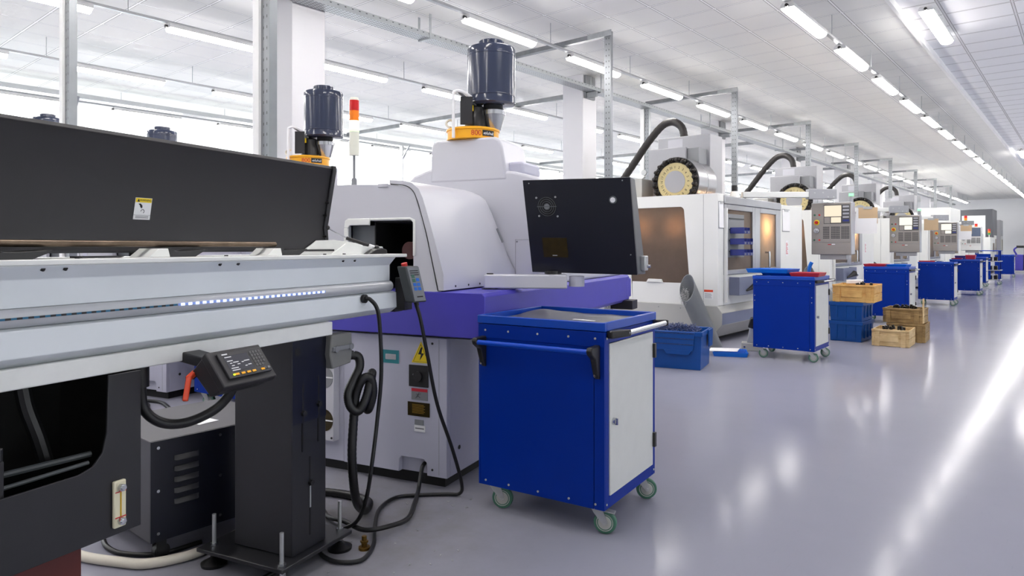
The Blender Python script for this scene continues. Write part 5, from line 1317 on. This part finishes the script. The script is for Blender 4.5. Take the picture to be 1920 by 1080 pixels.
def crate(label, loc, rz, w, d, h, m, slats=2, inner=None):
    t = thing('wooden_crate', label, 'crate', loc, rz, 'wooden crates')
    x, y = w / 2, d / 2; hh = h / slats; mb = MB()
    for k in range(slats):
        z0, z1 = k * hh + .003, (k + 1) * hh - .004
        mb.box((-x, -y, z0), (x, -y + .015, z1)).box((-x, y - .015, z0), (x, y, z1)).box((-x, -y + .015, z0), (-x + .015, y - .015, z1)).box((x - .015, -y + .015, z0), (x, y - .015, z1))
    mb.build('side_boards', m, t, bev=.002)
    MB().box((-x + .015, -y + .015, .003), (x - .015, y - .015, .015)).build('bottom_board', m, t)
    mb = MS()
    for px in (-x + .04, x - .10): mb.box((px, -y - .014, .0), (px + .06, -y - .0005, h - .03))
    mb.build('front_batten', m, t, bev=.002)
    MB().box((-.28 * w, -y - .012, h * .28), (.22 * w, -y - .0005, h * .68)).build('grip_block', m, t, bev=.003)
    MS().box((-x - .002, -y - .016, h - .028), (x + .002, -y + .016, h)).box((-x - .002, y - .016, h - .028), (x + .002, y + .002, h)).build('rim_board', m, t, bev=.003)
    if inner:
        for k in range(1, inner): MB().box((-x + inner * 0 + w * k / inner - .006, -y + .016, .02), (-x + w * k / inner + .006, y - .016, h - .02)).build('divider', m, t)
    return t
crate('amber wooden crate on top of the two blue crates', (-2.56, 10.84, .562), R(2), .54, .58, .25, 'wood_amber')
crate('pale wooden crate standing on the floor in front of the grubby ones', (-2.05, 10.62, 0), R(2), .45, .52, .23, 'wood_pale', 2, 3)
crate('grubby wooden crate on the floor behind the pale one', (-1.99, 11.30, 0), R(3), .48, .55, .26, 'wood_dark')
cr = crate('grubby open wooden crate stacked on the crate behind the pale one', (-2.02, 11.26, .262), R(-1), .50, .42, .21, 'wood_dark', 2, 5)
MB().box((.252, -.21, .01), (.262, -.13, .36)).build('loose_slat', 'wood_pale', cr)
q = random.Random(4)
def lumps(label, loc, w, d, n, m):
    s = MB()
    for i in range(n):
        x, y = q.uniform(-w, w), q.uniform(-d, d); r = q.uniform(.012, .025); s.cyl((x, y, 0), (x + q.uniform(-.02, .02), y, q.uniform(.03, .06)), r, r * .8, n=8)
    o = s.build('tool_heads', m); o.location = loc; o['kind'] = 'stuff'; tag(o, label, 'tools')
lumps('dark tool parts sticking out of the amber wooden crate', (-2.5, 10.9, .79), .1, .12, 12, 'holder')
lumps('dark tool parts in the grubby open crate', (-2.02, 11.26, .455), .14, .1, 26, 'holder')
lumps('dark tool parts in the pale crate on the floor', (-2.05, 10.62, .205), .12, .15, 16, 'holder')
o = MB().box((-.1, -.08, 0), (.1, .08, .05)).build('paper_box', 'paper', bev=.003); o.location = (-2.62, 10.95, .8135); tag(o, 'small white box on the amber crate', 'box')

# ------------------------------------------------------------------ far end of the hall
def far_machine(loc, label, w, l, h, m, stack=None, door='pane_pale'):
    t = thing('machine_cabinet', label, 'machine', loc)
    MB().box((-w, 0, .12), (0, l, h)).build('cabinet', m, t, bev=.02)
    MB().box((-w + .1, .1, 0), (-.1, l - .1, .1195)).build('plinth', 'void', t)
    d = MB().box((.0005, l * .2, .9), (.03, l * .75, min(h - .15, 2.0))).build('door', 'vmc_white', t, bev=.008)
    MB().box((.0302, l * .3, 1.1), (.034, l * .65, min(h - .3, 1.8))).build('door_window', door, d)
    MB().box((-w * .85, -.003, h * .55), (-w * .2, -.0005, h * .9)).build('side_plate', 'white_wall', t)
    if stack:
        x, y, z = -.15, l * .4, h
        s = MB().cyl((x, y, z), (x, y, z + .14), .02, n=10).build('stack_light', 'stack_white', t)
        for k, mm in enumerate(('stack_green_off', 'stack_amber', 'stack_red')): MB().cyl((x, y, z + .1402 + k * .1), (x, y, z + .24 + k * .1), .06, n=14).build(('green_lens', 'amber_lens', 'red_lens')[k], mm, s)
    return t
far_machine((-3.95, 30.4, 0), 'tall white machine just beyond the fourth machining centre', 2.0, 2.6, 2.85, 'vmc_white')
far_machine((-3.85, 34.0, 0), 'white machine with stack light, beyond the tall white one', 1.9, 2.4, 2.25, 'vmc_white', True)
far_machine((-3.85, 37.6, 0), 'white machine with stack light, second from the end', 1.9, 2.4, 2.0, 'vmc_white', True)
far_machine((-3.8, 42.6, 0), 'white machine with stack light, nearest the end wall', 1.9, 2.4, 1.85, 'vmc_white', True)
far_machine((-4.0, 46.0, 0), 'big dark grey machine standing in front of the far wall', 1.7, 2.2, 3.45, 'machine_dark')
far_machine((-3.95, 49.6, 0), 'pale green grey cabinet against the far wall', 1.2, 1.6, 2.95, 'vmc_col')
t = thing('welding_unit', 'dark upright unit with violet cabinet near the far wall', 'unit', (-2.75, 44.5, 0))
MB().box((-.35, -.3, .12), (.2, .3, .95)).build('cabinet', 'purple', t, bev=.02); MB().box((.22, -.2, .12), (.5, .3, 1.42)).build('tower', 'plastic_black', t, bev=.02); MB().box((.2, -.1, 1.3), (-.1, .2, 1.42)).build('top_arm', 'plastic_black', t)
MB().tube([(-.1, 0, .95), (-.2, -.05, 1.2), (-.05, 0, 1.36)], .04, 10).build('hose', 'purple', t)
for x in (-.25, .4):
    for y in (-.2, .2): MB().cyl((x, y - .03, .06), (x, y + .03, .06), .06, n=14).build('wheel', 'caster_hub', t)
# open rack cart
t = thing('rack_cart', 'blue open shelf cart with raised top shelf, between the trolleys far down the aisle', 'cart', (-2.75, 30.05, 0))
for x in (-.36, .32):
    for y in (-.3, .26): MB().box((x, y, .13), (x + .04, y + .04, 1.2)).build('upright', 'blue', t)
for z in (.16, .5, .82, 1.2): MB().box((-.4, -.34, z), (.4, .34, z + .03)).build('shelf', 'blue_edge' if z > 1 else 'zinc', t)
MB().box((-.36, -.335, .2), (.1, -.325, 1.1)).build('side_panel', 'blue', t)
for z in (.19, .53, .85):
    for i in range(4): MB().box((-.3 + i * .16, -.2, z + .0005), (-.2 + i * .16, .1, z + .14)).build('stored_part', 'holder', t)
for x, y in ((-.3, -.26), (.3, -.26), (.3, .26), (-.3, .26)): make_caster(t, x, y, .4)
#@@END@@
# ================================================================== LIGHT / WORLD
w = bpy.data.worlds.new('world'); sc.world = w; w.use_nodes = True
nt = w.node_tree; bg = nt.nodes['Background']
sky = nt.nodes.new('ShaderNodeTexSky'); sky.sky_type = 'HOSEK_WILKIE'; sky.turbidity = 6
hz = nt.nodes.new('ShaderNodeMix'); hz.data_type = 'RGBA'; hz.inputs[0].default_value = .85
nt.links.new(sky.outputs[0], hz.inputs[6]); hz.inputs[7].default_value = (.93, .97, 1.0, 1)
nt.links.new(hz.outputs[2], bg.inputs[0]); bg.inputs[1].default_value = 1.45

vs = sc.view_settings
vs.view_transform = 'Standard'; vs.look = 'None'; vs.gamma = 1.0; vs.exposure = 2.0
try: vs.use_curve_mapping = False
except Exception: pass
sc.cycles.use_denoising = True
sc.cycles.max_bounces = 8; sc.cycles.diffuse_bounces = 5; sc.cycles.glossy_bounces = 4; sc.cycles.transparent_max_bounces = 8
sc.cycles.sample_clamp_indirect = 6.0; sc.cycles.caustics_reflective = False; sc.cycles.caustics_refractive = False
